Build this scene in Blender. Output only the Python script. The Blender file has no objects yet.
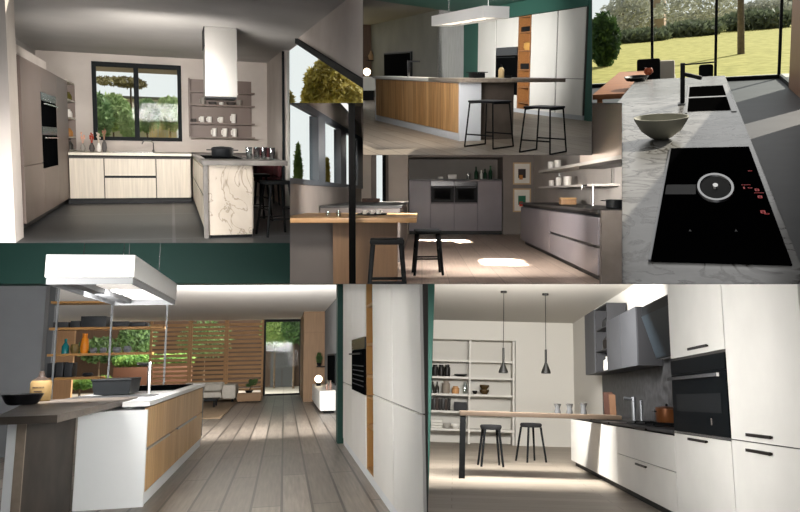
import bpy, bmesh, math, random
from mathutils import Matrix, Vector

# ------------------------------------------------------------------ basics
SC = bpy.context.scene
COL = SC.collection
F, CX, CY = 720.0, 440.0, 220.0            # focal length and principal point of the 800x512 frame
EYE = Vector((0, 0, 6.0))
rng = random.Random(7)

cam = bpy.data.cameras.new('camera')
camo = bpy.data.objects.new('camera', cam)
COL.objects.link(camo)
camo.location = EYE
camo.rotation_euler = (math.pi / 2, 0, 0)
cam.sensor_width = 36
cam.lens = 36 * F / 800
cam.shift_x = (400 - CX) / 800
cam.shift_y = (CY - 256) / 800
cam.clip_end = 500
SC.camera = camo
SC.view_settings.view_transform = 'Standard'
SC.view_settings.look = 'None'
SC.view_settings.gamma = 1
SC.view_settings.exposure = 0
SC.view_settings.use_curve_mapping = False


def lin(c):
    c = c.lstrip('#')
    o = []
    for i in (0, 2, 4):
        v = int(c[i:i + 2], 16) / 255
        o.append(v / 12.92 if v <= .04045 else ((v + .055) / 1.055) ** 2.4)
    return (*o, 1)


# ------------------------------------------------------------------ materials
MATS = {}


def new_mat(name):
    m = bpy.data.materials.new(name)
    m.use_nodes = True
    nt = m.node_tree
    return m, nt, nt.nodes['Principled BSDF']


def coord(nt, scale=(1, 1, 1), rot=(0, 0, 0)):
    t = nt.nodes.new('ShaderNodeTexCoord')
    mp = nt.nodes.new('ShaderNodeMapping')
    mp.inputs['Scale'].default_value = scale
    mp.inputs['Rotation'].default_value = rot
    nt.links.new(t.outputs['Object'], mp.inputs[0])
    return mp.outputs[0]


def ramp(nt, fac, stops):
    r = nt.nodes.new('ShaderNodeValToRGB')
    e = r.color_ramp.elements
    while len(e) < len(stops):
        e.new(.5)
    for k, (p, c) in enumerate(stops):
        e[k].position = p
        e[k].color = lin(c) if isinstance(c, str) else c
    nt.links.new(fac, r.inputs[0])
    return r.outputs[0]


def plain(name, c, rough=.5, metal=0, spec=.22, emit=None, estr=0):
    if name in MATS:
        return MATS[name]
    m, nt, b = new_mat(name)
    b.inputs['Base Color'].default_value = lin(c)
    b.inputs['Roughness'].default_value = rough
    b.inputs['Metallic'].default_value = metal
    b.inputs['Specular IOR Level'].default_value = spec
    if emit:
        b.inputs['Emission Color'].default_value = lin(emit)
        b.inputs['Emission Strength'].default_value = estr
    MATS[name] = m
    return m


def noisy(name, c1, c2, scale=3, rough=.6, stretch=(1, 1, 1), detail=6, bump=0, metal=0, spec=.25, lo=.35, hi=.65):
    if name in MATS:
        return MATS[name]
    m, nt, b = new_mat(name)
    n = nt.nodes.new('ShaderNodeTexNoise')
    n.inputs['Scale'].default_value = scale
    n.inputs['Detail'].default_value = detail
    nt.links.new(coord(nt, stretch), n.inputs['Vector'])
    nt.links.new(ramp(nt, n.outputs['Fac'], [(lo, c1), (hi, c2)]), b.inputs['Base Color'])
    b.inputs['Roughness'].default_value = rough
    b.inputs['Metallic'].default_value = metal
    b.inputs['Specular IOR Level'].default_value = spec
    if bump:
        bp = nt.nodes.new('ShaderNodeBump')
        bp.inputs['Strength'].default_value = bump
        nt.links.new(n.outputs['Fac'], bp.inputs['Height'])
        nt.links.new(bp.outputs[0], b.inputs['Normal'])
    MATS[name] = m
    return m


def planks(name, c1, c2, cm, along='d', width=.2, length=2.2, rough=.4, mortar=.012, grain=.5, spec=.5):
    """boards running along one axis; two tones, dark joints, stretched grain"""
    m, nt, b = new_mat(name)
    rot = (0, 0, math.pi / 2) if along == 'd' else (0, 0, 0)
    if along == 'z':
        rot = (0, math.pi / 2, 0)
    v = coord(nt, (1, 1, 1), rot)
    br = nt.nodes.new('ShaderNodeTexBrick')
    br.inputs['Scale'].default_value = 1
    br.inputs['Brick Width'].default_value = length
    br.inputs['Row Height'].default_value = width
    br.inputs['Mortar Size'].default_value = mortar
    br.inputs['Color1'].default_value = lin(c1)
    br.inputs['Color2'].default_value = lin(c2)
    br.inputs['Mortar'].default_value = lin(cm)
    nt.links.new(v, br.inputs['Vector'])
    mp = nt.nodes.new('ShaderNodeMapping')
    mp.inputs['Scale'].default_value = (1.2, 22, 22)
    nt.links.new(v, mp.inputs[0])
    n = nt.nodes.new('ShaderNodeTexNoise')
    n.inputs['Scale'].default_value = 1.5
    n.inputs['Detail'].default_value = 8
    nt.links.new(mp.outputs[0], n.inputs['Vector'])
    r = ramp(nt, n.outputs['Fac'], [(.3, (1 - grain, 1 - grain, 1 - grain, 1)), (.7, (1, 1, 1, 1))])
    mx = nt.nodes.new('ShaderNodeMix')
    mx.data_type = 'RGBA'
    mx.blend_type = 'MULTIPLY'
    mx.inputs[0].default_value = 1
    nt.links.new(br.outputs['Color'], mx.inputs[6])
    nt.links.new(r, mx.inputs[7])
    nt.links.new(mx.outputs[2], b.inputs['Base Color'])
    b.inputs['Roughness'].default_value = rough
    b.inputs['Specular IOR Level'].default_value = spec
    MATS[name] = m
    return m


def tiles(name, c1, c2, cm, size=1.2, rough=.35, mortar=.012, off=0.0, sy=None):
    m, nt, b = new_mat(name)
    br = nt.nodes.new('ShaderNodeTexBrick')
    br.offset = off
    br.inputs['Scale'].default_value = 1
    br.inputs['Brick Width'].default_value = size
    br.inputs['Row Height'].default_value = sy or size
    br.inputs['Mortar Size'].default_value = mortar
    br.inputs['Color1'].default_value = lin(c1)
    br.inputs['Color2'].default_value = lin(c2)
    br.inputs['Mortar'].default_value = lin(cm)
    nt.links.new(coord(nt), br.inputs['Vector'])
    nt.links.new(br.outputs['Color'], b.inputs['Base Color'])
    b.inputs['Roughness'].default_value = rough
    MATS[name] = m
    return m


def veined(name, base1, base2, vein, scale=2.2, rough=.3, width=.035, detail=4, dist=1.6):
    m, nt, b = new_mat(name)
    v = coord(nt)
    n0 = nt.nodes.new('ShaderNodeTexNoise')
    n0.inputs['Scale'].default_value = scale * .8
    n0.inputs['Detail'].default_value = detail
    n0.inputs['Distortion'].default_value = dist
    nt.links.new(v, n0.inputs['Vector'])
    base = ramp(nt, n0.outputs['Fac'], [(.3, base1), (.7, base2)])
    # thin veins: where a distorted noise crosses its middle value
    n1 = nt.nodes.new('ShaderNodeTexNoise')
    n1.inputs['Scale'].default_value = scale
    n1.inputs['Detail'].default_value = detail
    n1.inputs['Distortion'].default_value = dist
    nt.links.new(v, n1.inputs['Vector'])
    s = nt.nodes.new('ShaderNodeMath')
    s.operation = 'SUBTRACT'
    s.inputs[1].default_value = .5
    nt.links.new(n1.outputs['Fac'], s.inputs[0])
    ab = nt.nodes.new('ShaderNodeMath')
    ab.operation = 'ABSOLUTE'
    nt.links.new(s.outputs[0], ab.inputs[0])
    fac = ramp(nt, ab.outputs[0], [(0, (1, 1, 1, 1)), (width, (0, 0, 0, 1))])
    mx = nt.nodes.new('ShaderNodeMix')
    mx.data_type = 'RGBA'
    nt.links.new(fac, mx.inputs[0])
    nt.links.new(base, mx.inputs[6])
    mx.inputs[7].default_value = lin(vein)
    nt.links.new(mx.outputs[2], b.inputs['Base Color'])
    b.inputs['Roughness'].default_value = rough
    MATS[name] = m
    return m


def glass(name, tint='#f4f8f8', refl=.08):
    """thin clear pane: mostly straight through, a little mirror"""
    m, nt, b = new_mat(name)
    nt.nodes.remove(b)
    t = nt.nodes.new('ShaderNodeBsdfTransparent')
    t.inputs[0].default_value = lin(tint)
    g = nt.nodes.new('ShaderNodeBsdfGlossy')
    g.inputs['Roughness'].default_value = .03
    mx = nt.nodes.new('ShaderNodeMixShader')
    mx.inputs[0].default_value = refl
    nt.links.new(t.outputs[0], mx.inputs[1])
    nt.links.new(g.outputs[0], mx.inputs[2])
    nt.links.new(mx.outputs[0], nt.nodes['Material Output'].inputs[0])
    MATS[name] = m
    return m


def leafy(name, c1, c2, scale=3):
    m, nt, b = new_mat(name)
    n = nt.nodes.new('ShaderNodeTexNoise')
    n.inputs['Scale'].default_value = scale
    nt.links.new(coord(nt), n.inputs['Vector'])
    col = ramp(nt, n.outputs['Fac'], [(.35, c1), (.65, c2)])
    nt.links.new(col, b.inputs['Base Color'])
    b.inputs['Roughness'].default_value = .7
    tr = nt.nodes.new('ShaderNodeBsdfTranslucent')
    nt.links.new(col, tr.inputs[0])
    mx = nt.nodes.new('ShaderNodeMixShader')
    mx.inputs[0].default_value = .35
    nt.links.new(b.outputs[0], mx.inputs[1])
    nt.links.new(tr.outputs[0], mx.inputs[2])
    nt.links.new(mx.outputs[0], nt.nodes['Material Output'].inputs[0])
    MATS[name] = m
    return m


BLACK = plain('black metal', '#101214', .55, spec=.15)
BLACKW = plain('black stained wood', '#101112', .7, spec=.1)
GLOSSBLK = plain('black glass', '#0a0b0c', .5, spec=0)
CHROME = plain('brushed steel', '#c8c8c6', .22, 1)
CHROME2 = plain('polished steel', '#d8d8d8', .12, 1)
WHITECER = plain('white ceramic', '#e6e2da', .35)
GREYCER = plain('grey ceramic', '#8d8880', .5)
DARKCER = plain('dark ceramic', '#4a4542', .5)
PANE = glass('window glass', refl=.003)
TUMBLER = glass('drinking glass', '#e8eeee', .22)
DARKFRAME = plain('charcoal window frame', '#1a1e20', .6, spec=.1)


# ------------------------------------------------------------------ geometry collector
class MB:
    def __init__(s):
        s.bm = bmesh.new()

    def box(s, a0, a1, d0, d1, z0, z1, bev=0):
        r = bmesh.ops.create_cube(s.bm, size=1)
        vs = r['verts']
        for v in vs:
            v.co = Vector(((a0 + a1) / 2 + v.co.x * abs(a1 - a0), (d0 + d1) / 2 + v.co.y * abs(d1 - d0), (z0 + z1) / 2 + v.co.z * abs(z1 - z0)))
        if bev:
            es = list({e for v in vs for e in v.link_edges})
            bmesh.ops.bevel(s.bm, geom=es, offset=bev, segments=2, affect='EDGES', profile=.6)
        return s

    def rod(s, p0, p1, r0, r1=None, n=10):
        r1 = r0 if r1 is None else r1
        p0, p1 = Vector(p0), Vector(p1)
        ax = p1 - p0
        L = ax.length
        if L < 1e-6:
            return s
        q = Vector((0, 0, 1)).rotation_difference(ax.normalized()).to_matrix().to_4x4()
        M = Matrix.Translation((p0 + p1) / 2) @ q
        bmesh.ops.create_cone(s.bm, cap_ends=True, segments=n, radius1=r0, radius2=max(r1, 1e-5), depth=L, matrix=M)
        return s

    def bar(s, p0, p1, w, t, up=(0, 0, 1)):
        """rectangular bar between two points"""
        p0, p1 = Vector(p0), Vector(p1)
        ax = (p1 - p0).normalized()
        sd = ax.cross(Vector(up))
        if sd.length < 1e-4:
            sd = ax.cross(Vector((1, 0, 0)))
        sd.normalize()
        up2 = sd.cross(ax)
        vs = []
        for p in (p0, p1):
            for i, j in ((-1, -1), (1, -1), (1, 1), (-1, 1)):
                vs.append(s.bm.verts.new(p + sd * (i * w / 2) + up2 * (j * t / 2)))
        for f in ((3, 2, 1, 0), (4, 5, 6, 7), (0, 1, 5, 4), (1, 2, 6, 5), (2, 3, 7, 6), (3, 0, 4, 7)):
            s.bm.faces.new([vs[k] for k in f])
        return s

    def path(s, pts, r, n=8):
        for p, q in zip(pts[:-1], pts[1:]):
            s.rod(p, q, r, r, n)
        for p in pts[1:-1]:
            s.ball(p, r, 8, 5)
        return s

    def ball(s, c, r, u=16, v=10, sc=(1, 1, 1)):
        M = Matrix.Translation(c) @ Matrix.Diagonal((sc[0], sc[1], sc[2], 1))
        bmesh.ops.create_uvsphere(s.bm, u_segments=u, v_segments=v, radius=r, matrix=M)
        return s

    def lathe(s, a, d, prof, n=24, sx=1, sy=1):
        rings = []
        for r, z in prof:
            if r < 1e-5:
                rings.append([s.bm.verts.new((a, d, z))])
            else:
                rings.append([s.bm.verts.new((a + sx * r * math.cos(2 * math.pi * k / n), d + sy * r * math.sin(2 * math.pi * k / n), z)) for k in range(n)])
        for p, q in zip(rings[:-1], rings[1:]):
            for k in range(n):
                k2 = (k + 1) % n
                if len(p) == 1 and len(q) == 1:
                    continue
                if len(p) == 1:
                    s.bm.faces.new((p[0], q[k2], q[k]))
                elif len(q) == 1:
                    s.bm.faces.new((p[k], p[k2], q[0]))
                else:
                    s.bm.faces.new((p[k], p[k2], q[k2], q[k]))
        return s

    def prism(s, pts, ext):
        ext = Vector(ext)
        A = [s.bm.verts.new(p) for p in pts]
        B = [s.bm.verts.new(Vector(p) + ext) for p in pts]
        s.bm.faces.new(A[::-1])
        s.bm.faces.new(B)
        n = len(A)
        for k in range(n):
            s.bm.faces.new((A[k], A[(k + 1) % n], B[(k + 1) % n], B[k]))
        return s

    def leaves(s, c, rad, n, size, shape='ball', r=rng):
        for _ in range(n):
            while True:
                p = Vector((r.uniform(-1, 1), r.uniform(-1, 1), r.uniform(-1, 1)))
                if p.length <= 1 and p.length > .35:
                    break
            if shape == 'cone':
                k = 1 - (p.z + 1) / 2 * .8
                p.x *= k
                p.y *= k
            p = Vector((c[0] + p.x * rad[0], c[1] + p.y * rad[1], c[2] + p.z * rad[2]))
            x = Vector((r.gauss(0, 1), r.gauss(0, 1), r.gauss(0, 1))).normalized()
            y = x.orthogonal().normalized()
            k = size * r.uniform(.6, 1.3)
            vs = [s.bm.verts.new(p + x * k), s.bm.verts.new(p + y * k * .45), s.bm.verts.new(p - x * k), s.bm.verts.new(p - y * k * .45)]
            s.bm.faces.new(vs)
        return s

    def blades(s, c, w, n, h, lean=.25, t=.012, r=rng):
        """upright grass blades from a patch"""
        for _ in range(n):
            p = Vector((c[0] + r.uniform(-w[0], w[0]), c[1] + r.uniform(-w[1], w[1]), c[2]))
            q = p + Vector((r.gauss(0, lean) * h, r.gauss(0, lean) * h, h * r.uniform(.6, 1.1)))
            k = Vector((r.uniform(-1, 1), r.uniform(-1, 1), 0)).normalized() * t
            s.bm.faces.new([s.bm.verts.new(p - k), s.bm.verts.new(p + k), s.bm.verts.new(q)])
        return s


# ------------------------------------------------------------------ one display bay of the showroom: an upright room with its own axes
NEAR = 2.78


class Room:
    """room axes: a to the right, d into the depth, z up from the room's floor. The viewer's eye is at (0, 0, H)."""

    def __init__(s, V, roll, H, rects):
        d = Vector(((V[0] - CX) / F, 1, -(V[1] - CY) / F)).normalized()
        u = (Vector((0, 0, 1)) - d * d.z).normalized()
        r = d.cross(u)
        k = math.radians(roll)
        r2 = r * math.cos(k) + u * math.sin(k)
        u2 = u * math.cos(k) - r * math.sin(k)
        s.R = Matrix((r2, d, u2)).transposed()
        s.Ri = s.R.transposed()
        s.H = H
        s.rects = rects
        s.W = Matrix.Translation(EYE) @ s.R.to_4x4() @ Matrix.Translation((0, 0, -H))
        s.o = Vector((0, 0, H))

    def ray(s, x, y):
        return s.Ri @ Vector(((x - CX) / F, 1, -(y - CY) / F))

    def P(s, x, y, d=None, a=None, z=None):
        """the point of the room seen at (x, y) on a plane of given depth, side or height"""
        q = s.ray(x, y)
        k = d / q.y if d is not None else a / q.x if a is not None else (z - s.H) / q.z
        return Vector((q.x * k, q.y * k, q.z * k + s.H))

    def proj(s, p):
        w = s.R @ (Vector(p) - s.o)
        return None if w.y < .1 else (CX + F * w.x / w.y, CY - F * w.z / w.y, w.y)

    def seam(s, rc, k):
        """does side k (top, right, bottom, left) of this opening join another opening of the same bay?"""
        for q in s.rects:
            if q is rc:
                continue
            if k in (1, 3) and abs(rc[2 if k == 1 else 0] - q[0 if k == 1 else 2]) < .01 and min(rc[3], q[3]) > max(rc[1], q[1]):
                return True
            if k in (0, 2) and abs(rc[1 if k == 0 else 3] - q[3 if k == 0 else 1]) < .01 and min(rc[2], q[2]) > max(rc[0], q[0]):
                return True
        return False

    def cut(s, bm):
        """the bays end at their dividers: saw off what would stick through one"""
        ps = [s.proj(v.co) for v in bm.verts]

        def inside(rc):
            return all(p and p[2] >= NEAR - 1e-3 and rc[0] - .1 <= p[0] <= rc[2] + .1 and rc[1] - .1 <= p[1] <= rc[3] + .1 for p in ps)
        if any(inside(rc) for rc in s.rects):
            return bm
        out = bmesh.new()
        tmp = bpy.data.meshes.new('tmp')
        for rc in s.rects:
            b = bm.copy()
            c = [s.ray(rc[0], rc[1]), s.ray(rc[2], rc[1]), s.ray(rc[2], rc[3]), s.ray(rc[0], rc[3])]
            planes = [(s.o, -(c[k].cross(c[(k + 1) % 4]))) for k in range(4)]
            seam = [s.seam(rc, k) for k in range(4)] + [False]
            f = s.Ri @ Vector((0, 1, 0))
            planes.append((s.o + f * NEAR, -f))
            mid = (c[0] + c[2]) * .5 * 5 + s.o
            for (co, no), open_ in zip(planes, seam):
                if (mid - co).dot(no) > 0:
                    no = -no
                co = co - no.normalized() * (0 if open_ else .0012)
                if b.verts:
                    bmesh.ops.bisect_plane(b, geom=b.verts[:] + b.edges[:] + b.faces[:], dist=1e-5, plane_co=co, plane_no=no, clear_outer=True)
            b.to_mesh(tmp)
            out.from_mesh(tmp)
            tmp.clear_geometry()
            b.free()
        bpy.data.meshes.remove(tmp)
        bm.free()
        return out

    def thing(s, name, label, cat, loc, yaw=0, group=None):
        o = bpy.data.objects.new(name, None)
        o.empty_display_size = .1
        COL.objects.link(o)
        M = Matrix.Translation(loc) @ Matrix.Rotation(yaw, 4, 'Z')
        o.matrix_world = s.W @ M
        ROOTM[o.name] = M
        o['_'] = 0
        tag(o, label, cat, group)
        return o

    def part(s, name, mb, mat, parent, local=False, label=None, smooth=35):
        M = ROOTM[parent.name]
        bm = mb.bm
        if local:
            bm.transform(M)
        bm = s.cut(bm)
        bm.transform(M.inverted())
        bmesh.ops.recalc_face_normals(bm, faces=bm.faces[:])
        me = bpy.data.meshes.new(name)
        bm.to_mesh(me)
        bm.free()
        me.materials.append(mat)
        me.shade_smooth()
        me.set_sharp_from_angle(angle=math.radians(smooth))
        o = bpy.data.objects.new(name, me)
        COL.objects.link(o)
        o.parent = parent
        ROOTM[o.name] = M
        if label:
            o['label'] = label
        return o

    def one(s, name, mb, mat, label, cat, loc, group=None, yaw=0, local=False, smooth=35):
        """a thing that is a single mesh"""
        M = Matrix.Translation(loc) @ Matrix.Rotation(yaw, 4, 'Z')
        o = s.mesh_top(name, mb, mat, M, local, smooth)
        tag(o, label, cat, group)
        return o

    def mesh_top(s, name, mb, mat, M, local=False, smooth=35):
        bm = mb.bm
        if local:
            bm.transform(M)
        bm = s.cut(bm)
        bm.transform(M.inverted())
        bmesh.ops.recalc_face_normals(bm, faces=bm.faces[:])
        me = bpy.data.meshes.new(name)
        bm.to_mesh(me)
        bm.free()
        me.materials.append(mat)
        me.shade_smooth()
        me.set_sharp_from_angle(angle=math.radians(smooth))
        o = bpy.data.objects.new(name, me)
        COL.objects.link(o)
        o.matrix_world = s.W @ M
        ROOTM[o.name] = M
        return o

    def struct(s, name, mb, mat):
        o = s.mesh_top(name, mb, mat, Matrix.Identity(4))
        o['kind'] = 'structure'
        return o

    def stuff(s, name, mb, mat, label=None, cat=None):
        o = s.mesh_top(name, mb, mat, Matrix.Identity(4))
        o['kind'] = 'stuff'
        if label:
            o['label'] = label
            o['category'] = cat
        return o

    def dup(s, src, loc, label=None, yaw=0, scale=None):
        M = Matrix.Translation(loc) @ Matrix.Rotation(yaw, 4, 'Z')
        if scale:
            M = M @ Matrix.Diagonal((*scale, 1))

        def cp(o, par):
            c = o.copy()
            COL.objects.link(c)
            if par is not None:
                c.parent = par
            for ch in KIDS(o):
                cp(ch, c)
            return c
        c = cp(src, None)
        c.matrix_world = s.W @ M
        ROOTM[c.name] = M
        if label:
            c['label'] = label
        return c

    def area(s, loc, to, size, power, color=(1, 1, 1), sy=None):
        l = bpy.data.lights.new('lamp', 'AREA')
        l.energy = power
        l.color = color
        l.shape = 'RECTANGLE'
        l.size = size
        l.size_y = sy or size
        o = bpy.data.objects.new('lamp', l)
        COL.objects.link(o)
        p, q = s.W @ Vector(loc), s.W @ Vector(to)
        o.location = p
        o.rotation_euler = (q - p).to_track_quat('-Z', 'Y').to_euler()
        return o

    def beam(s, loc, to, w, h, rad, color=(1, .92, .8), spread=8):
        """sunlight let in by a window: a pane-sized lamp with a narrow beam, standing in the window opening"""
        o = s.area(loc, to, w, rad * math.pi * w * h, color, h)
        o.data.spread = math.radians(spread)
        return o

    def daylight(s, rc, rad, color=(1, 1, 1), lift=.25):
        """the open front of the bay: daylight from the hall, shining into the depth"""
        f = NEAR + lift
        c = [EYE + Vector(((x - CX) / F, 1, -(y - CY) / F)) * f for x, y in ((rc[0], rc[1]), (rc[2], rc[3]))]
        w, h = abs(c[1].x - c[0].x), abs(c[1].z - c[0].z)
        m = (c[0] + c[1]) / 2
        q = s.Ri @ (m - EYE) + s.o
        return s.area(q, q + Vector((0, 1, 0)), w, rad * math.pi * w * h, color, h)


ROOTM = {}


def KIDS(o):
    return [c for c in o.children]


def tag(o, label, cat, group=None):
    o['label'] = label
    o['category'] = cat
    if group:
        o['group'] = group


# ------------------------------------------------------------------ shared furniture makers
def front(axis, face, sg, u0, u1, z0, z1, t=.02, lift=0.0, bev=0):
    """a slab lying on a cabinet face: axis 'a' = face looks along +-a, axis 'd' = face looks at the viewer"""
    m = MB()
    if axis == 'a':
        m.box(face + sg * lift, face + sg * (lift + t), u0, u1, z0, z1, bev)
    else:
        m.box(u0, u1, face - lift - t, face - lift, z0, z1, bev)
    return m


def cabinet(R, name, label, group, axis, face, sg, u0, u1, z0, z1, depth, body, fronts, cat='cabinet', g=.009):
    """one cabinet unit: carcass + fronts [(part name, u0, u1, z0, z1, material)]"""
    loc = (face, (u0 + u1) / 2, z0) if axis == 'a' else ((u0 + u1) / 2, face, z0)
    t = R.thing(name, label, cat, loc, 0, group)
    m = MB()
    if axis == 'a':
        m.box(face - sg * depth, face - sg * .001, u0 + .002, u1 - .002, z0, z1)
    else:
        m.box(u0 + .002, u1 - .002, face + .001, face + depth, z0, z1)
    R.part('carcass', m, body, t)
    out = []
    for (pn, a, b, c, e, mt) in fronts:
        out.append(R.part(pn, front(axis, face, sg, a + g, b - g, c, e, .02), mt, t))
    return t, out


def stool(R, name, label, loc, yaw, h, top, foot, mat, seat='square', seat_t=.05, leg=.02, bars=(.25, .4), group=None, seat_mat=None, seat_r=None):
    t = R.thing(name, label, 'stool', loc, yaw, group)
    m = MB()
    if seat == 'round':
        r = seat_r or top * 1.15
        m.lathe(0, 0, [(0, h - seat_t), (r * .9, h - seat_t), (r, h - seat_t * .6), (r, h - seat_t * .25), (r * .9, h), (0, h - .004)], 28)
    elif seat == 'saddle':
        r = seat_r or top * 1.2
        m.box(-r, r, -r * .8, r * .8, h - seat_t, h, .02)
    else:
        r = seat_r or top * 1.2
        m.box(-r, r, -r, r, h - seat_t, h, .018)
    R.part('seat', m, seat_mat or mat, t, local=True)
    for sx in (-1, 1):
        for sy in (-1, 1):
            R.part('leg', MB().rod((sx * foot, sy * foot, 0), (sx * top, sy * top, h - seat_t + .002), leg * .85, leg), mat, t, local=True)
    for k, bz in enumerate(bars):
        f = foot + (top - foot) * bz / (h - seat_t)
        for q in range(2):
            pts = [((-f, f), (f, f)), ((f, -f), (-f, -f))][q] if k % 2 == 0 else [((f, f), (f, -f)), ((-f, -f), (-f, f))][q]
            R.part('stretcher', MB().rod((*pts[0], bz), (*pts[1], bz), leg * .6), mat, t, local=True)
    return t


def cup_profile(r, h, taper=.85, t=.12):
    return [(0, 0), (r * taper, 0), (r * (taper + 1) / 2 * 1.03, h * .4), (r, h), (r * (1 - t), h), (r * taper * (1 - t), h * .12), (0, h * .1)]


def sh(prof, z):
    return [(r, q + z) for r, q in prof]


def tree(R, name, label, base, h, crown, n, leafm, barkm, size=.12, group=None, shape='ball', trunk_r=.08):
    """crown: list of (centre, radii)"""
    t = R.thing(name, label, 'tree' if h > 2 else 'shrub', base, 0, group)
    R.part('trunk', MB().rod(base, (base[0], base[1], base[2] + h), trunk_r, trunk_r * .4), barkm, t)
    m = MB()
    for c, rad in crown:
        m.leaves(c, rad, n, size, shape)
    R.part('foliage', m, leafm, t)
    return t


GAP = plain('shadow gap', '#4a4744', .7)

BARK = noisy('bark', '#4a3c30', '#6d5b48', 6, .9)
G1 = leafy('fresh green leaves', '#5c7a3c', '#9fb36a')
G2 = leafy('deep green leaves', '#30492a', '#5f7d45')
G3 = leafy('yellow green leaves', '#ab9d44', '#dccb76')
G4 = leafy('straw grass blades', '#b89a62', '#d9c396')
G5 = leafy('bright green leaves', '#44702e', '#7ea048')
LAWN = noisy('lawn', '#a09b4a', '#c2b766', 2.5, .95, detail=8)

# ================================================================== KITCHEN 1: taupe and pale wood, marble peninsula
def kitchen_marble_peninsula():
    R = Room((172, 138), 1.1, 1.22, [(-9, -9, 290, 103), (-9, 103, 290, 243), (290, -9, 363, 103)])
    P = R.P
    plaster = noisy('warm plaster', '#b5aca4', '#c6beb6', 1.2, .8)
    plaster2 = noisy('grey plaster', '#8f8c88', '#a5a19c', .9, .85)
    ceilm = noisy('concrete ceiling', '#a8a5a1', '#b9b6b1', .7, .85)
    floorm = tiles('dark floor tile', '#303233', '#353738', '#5a5b5d', 3.1, .45, .02)
    taupe = noisy('taupe lacquer', '#74665e', '#7b6d65', 1.5, .45)
    taupe2 = plain('taupe edge', '#6f625b', .5)
    palew = planks('pale larch', '#c9bfae', '#bdb2a0', '#a39a8a', 'z', .45, 3, .5, .002, .22)
    stone = noisy('grey stone top', '#6b6763', '#7f7b76', 5, .45)
    toplight = noisy('light worktop', '#c8c3b4', '#d4cfc2', 5, .4)
    marble = veined('beige marble', '#c6bcae', '#b0a595', '#8c7f70', 1.3, .3, .014, 5, 2.2)
    plinth = plain('black plinth', '#141516', .5)

    D = P(130, 203.5, z=0).y + .04                        # front of the back units
    top_z = .93
    BW = D + 1.5                                          # back wall
    CH = P(240, 61.5, d=BW).z                             # ceiling height
    RW = P(267, 100, d=BW).x                              # right wall
    A = P(22, 225.3, z=.1).x                              # fronts of the tall units
    da = lambda x, y=150: P(x, y, a=A).y

    # --- shell
    R.struct('floor', MB().box(-7, RW + 6, 3, BW + .1, -.08, 0), floorm)
    R.struct('ceiling', MB().box(-7, RW + .12, 3, BW + .1, CH, CH + .1), ceilm)
    w0, w1 = P(92.5, 100, d=BW), P(181.5, 100, d=BW)
    wt, wb = P(137, 63.5, d=BW).z, P(137, 140.8, d=BW).z
    m = MB().box(-6, w0.x, BW, BW + .2, 0, CH).box(w1.x, RW + .1, BW, BW + .2, 0, CH)
    m.box(w0.x, w1.x, BW, BW + .2, 0, wb).box(w0.x, w1.x, BW, BW + .2, wt, CH)
    R.struct('wall_back', m, plaster)
    # the right wall: a piece by the corner, and the piece above the sloping head of the big window
    jd = P(283, 100, a=RW).y
    ap, sl = P(298, 38, a=RW), P(364, 79, a=RW)
    ext = Vector((ap.x, sl.y - (ap.y - sl.y) * .3, sl.z - (ap.z - sl.z) * .3))
    m = MB().box(RW, RW + .12, jd, BW, 0, CH)
    m.prism([(RW, ap.y, CH), (RW, ext.y, CH), (RW, ext.y, ext.z), (RW, ap.y, min(ap.z, CH - .01))], (.12, 0, 0))
    R.struct('wall_right', m, plaster)
    w = R.thing('window_2', 'tall side window with a sloping head beside the dining end', 'window', (RW, jd, 0))
    del w['label'], w['category']
    w['kind'] = 'structure'
    m = MB().bar((RW - .01, ap.y + .05, ap.z - .04), (RW - .01, ext.y, ext.z - .04), .06, .08)
    m.box(RW - .02, RW + .02, jd - .05, jd, 0, CH - .02)
    R.part('window_frame', m, DARKFRAME, w)
    R.part('glass_pane', MB().prism([(RW + .06, jd - .1, 0), (RW + .06, jd - .1, CH - .05), (RW + .06, ap.y, ap.z - .06), (RW + .06, ext.y, ext.z - .06), (RW + .06, ext.y, 0)], (.006, 0, 0)), PANE, w)
    # left: end of a wall, soffit over the tall units and the wall behind them
    c0 = P(21, 120, d=P(12, 243, z=0).y)
    cd0 = c0.y
    cd1 = P(43.5 / 2.089, 120, a=P(10.6, 120, d=cd0).x).y
    ca = P(10.6, 130, d=cd0).x
    R.struct('wall_left', MB().box(-7, ca, cd0, cd0 + .5, 0, CH), plaster)
    sd = da(47, 66)
    R.struct('trim_1', MB().box(A - .6, A - .01, cd0 + .5, sd, P(21.5, 57, a=A).z + .01, P(46.5, 62, a=A).z), plaster)
    R.struct('wall_left', MB().box(A - .78, A - .66, cd0 + .5, BW, 0, CH), plaster2)

    # --- the window in the back wall
    w = R.thing('window_1', 'x', 'x', ((w0.x + w1.x) / 2, BW, wb))
    del w['label'], w['category']
    w['kind'] = 'structure'
    fr = .075
    mx = P(136.5, 100, d=BW).x
    m = MB().box(w0.x, w0.x + fr, BW - .03, BW + .08, wb, wt).box(w1.x - fr, w1.x, BW - .03, BW + .08, wb, wt)
    m.box(w0.x + fr, w1.x - fr, BW - .03, BW + .08, wb, wb + fr).box(w0.x + fr, w1.x - fr, BW - .03, BW + .08, wt - fr * 1.2, wt)
    m.box(mx - .045, mx + .045, BW - .03, BW + .08, wb + fr, wt - fr)
    R.part('window_frame', m, DARKFRAME, w)
    R.part('glass_pane', MB().box(w0.x + fr, mx - .045, BW + .03, BW + .036, wb + fr, wt - fr * 1.2), PANE, w)
    R.part('glass_pane', MB().box(mx + .045, w1.x - fr, BW + .03, BW + .036, wb + fr, wt - fr * 1.2), PANE, w)
    R.part('handle', MB().box(mx - .02, mx + .02, BW - .07, BW - .03, wb + .55, wb + .75), BLACK, w)

    # --- tall units on the left
    ds = [da(21.5), da(41.2), da(56.5), da(68)]
    tz = P(21.5, 57.5, a=A).z
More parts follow.
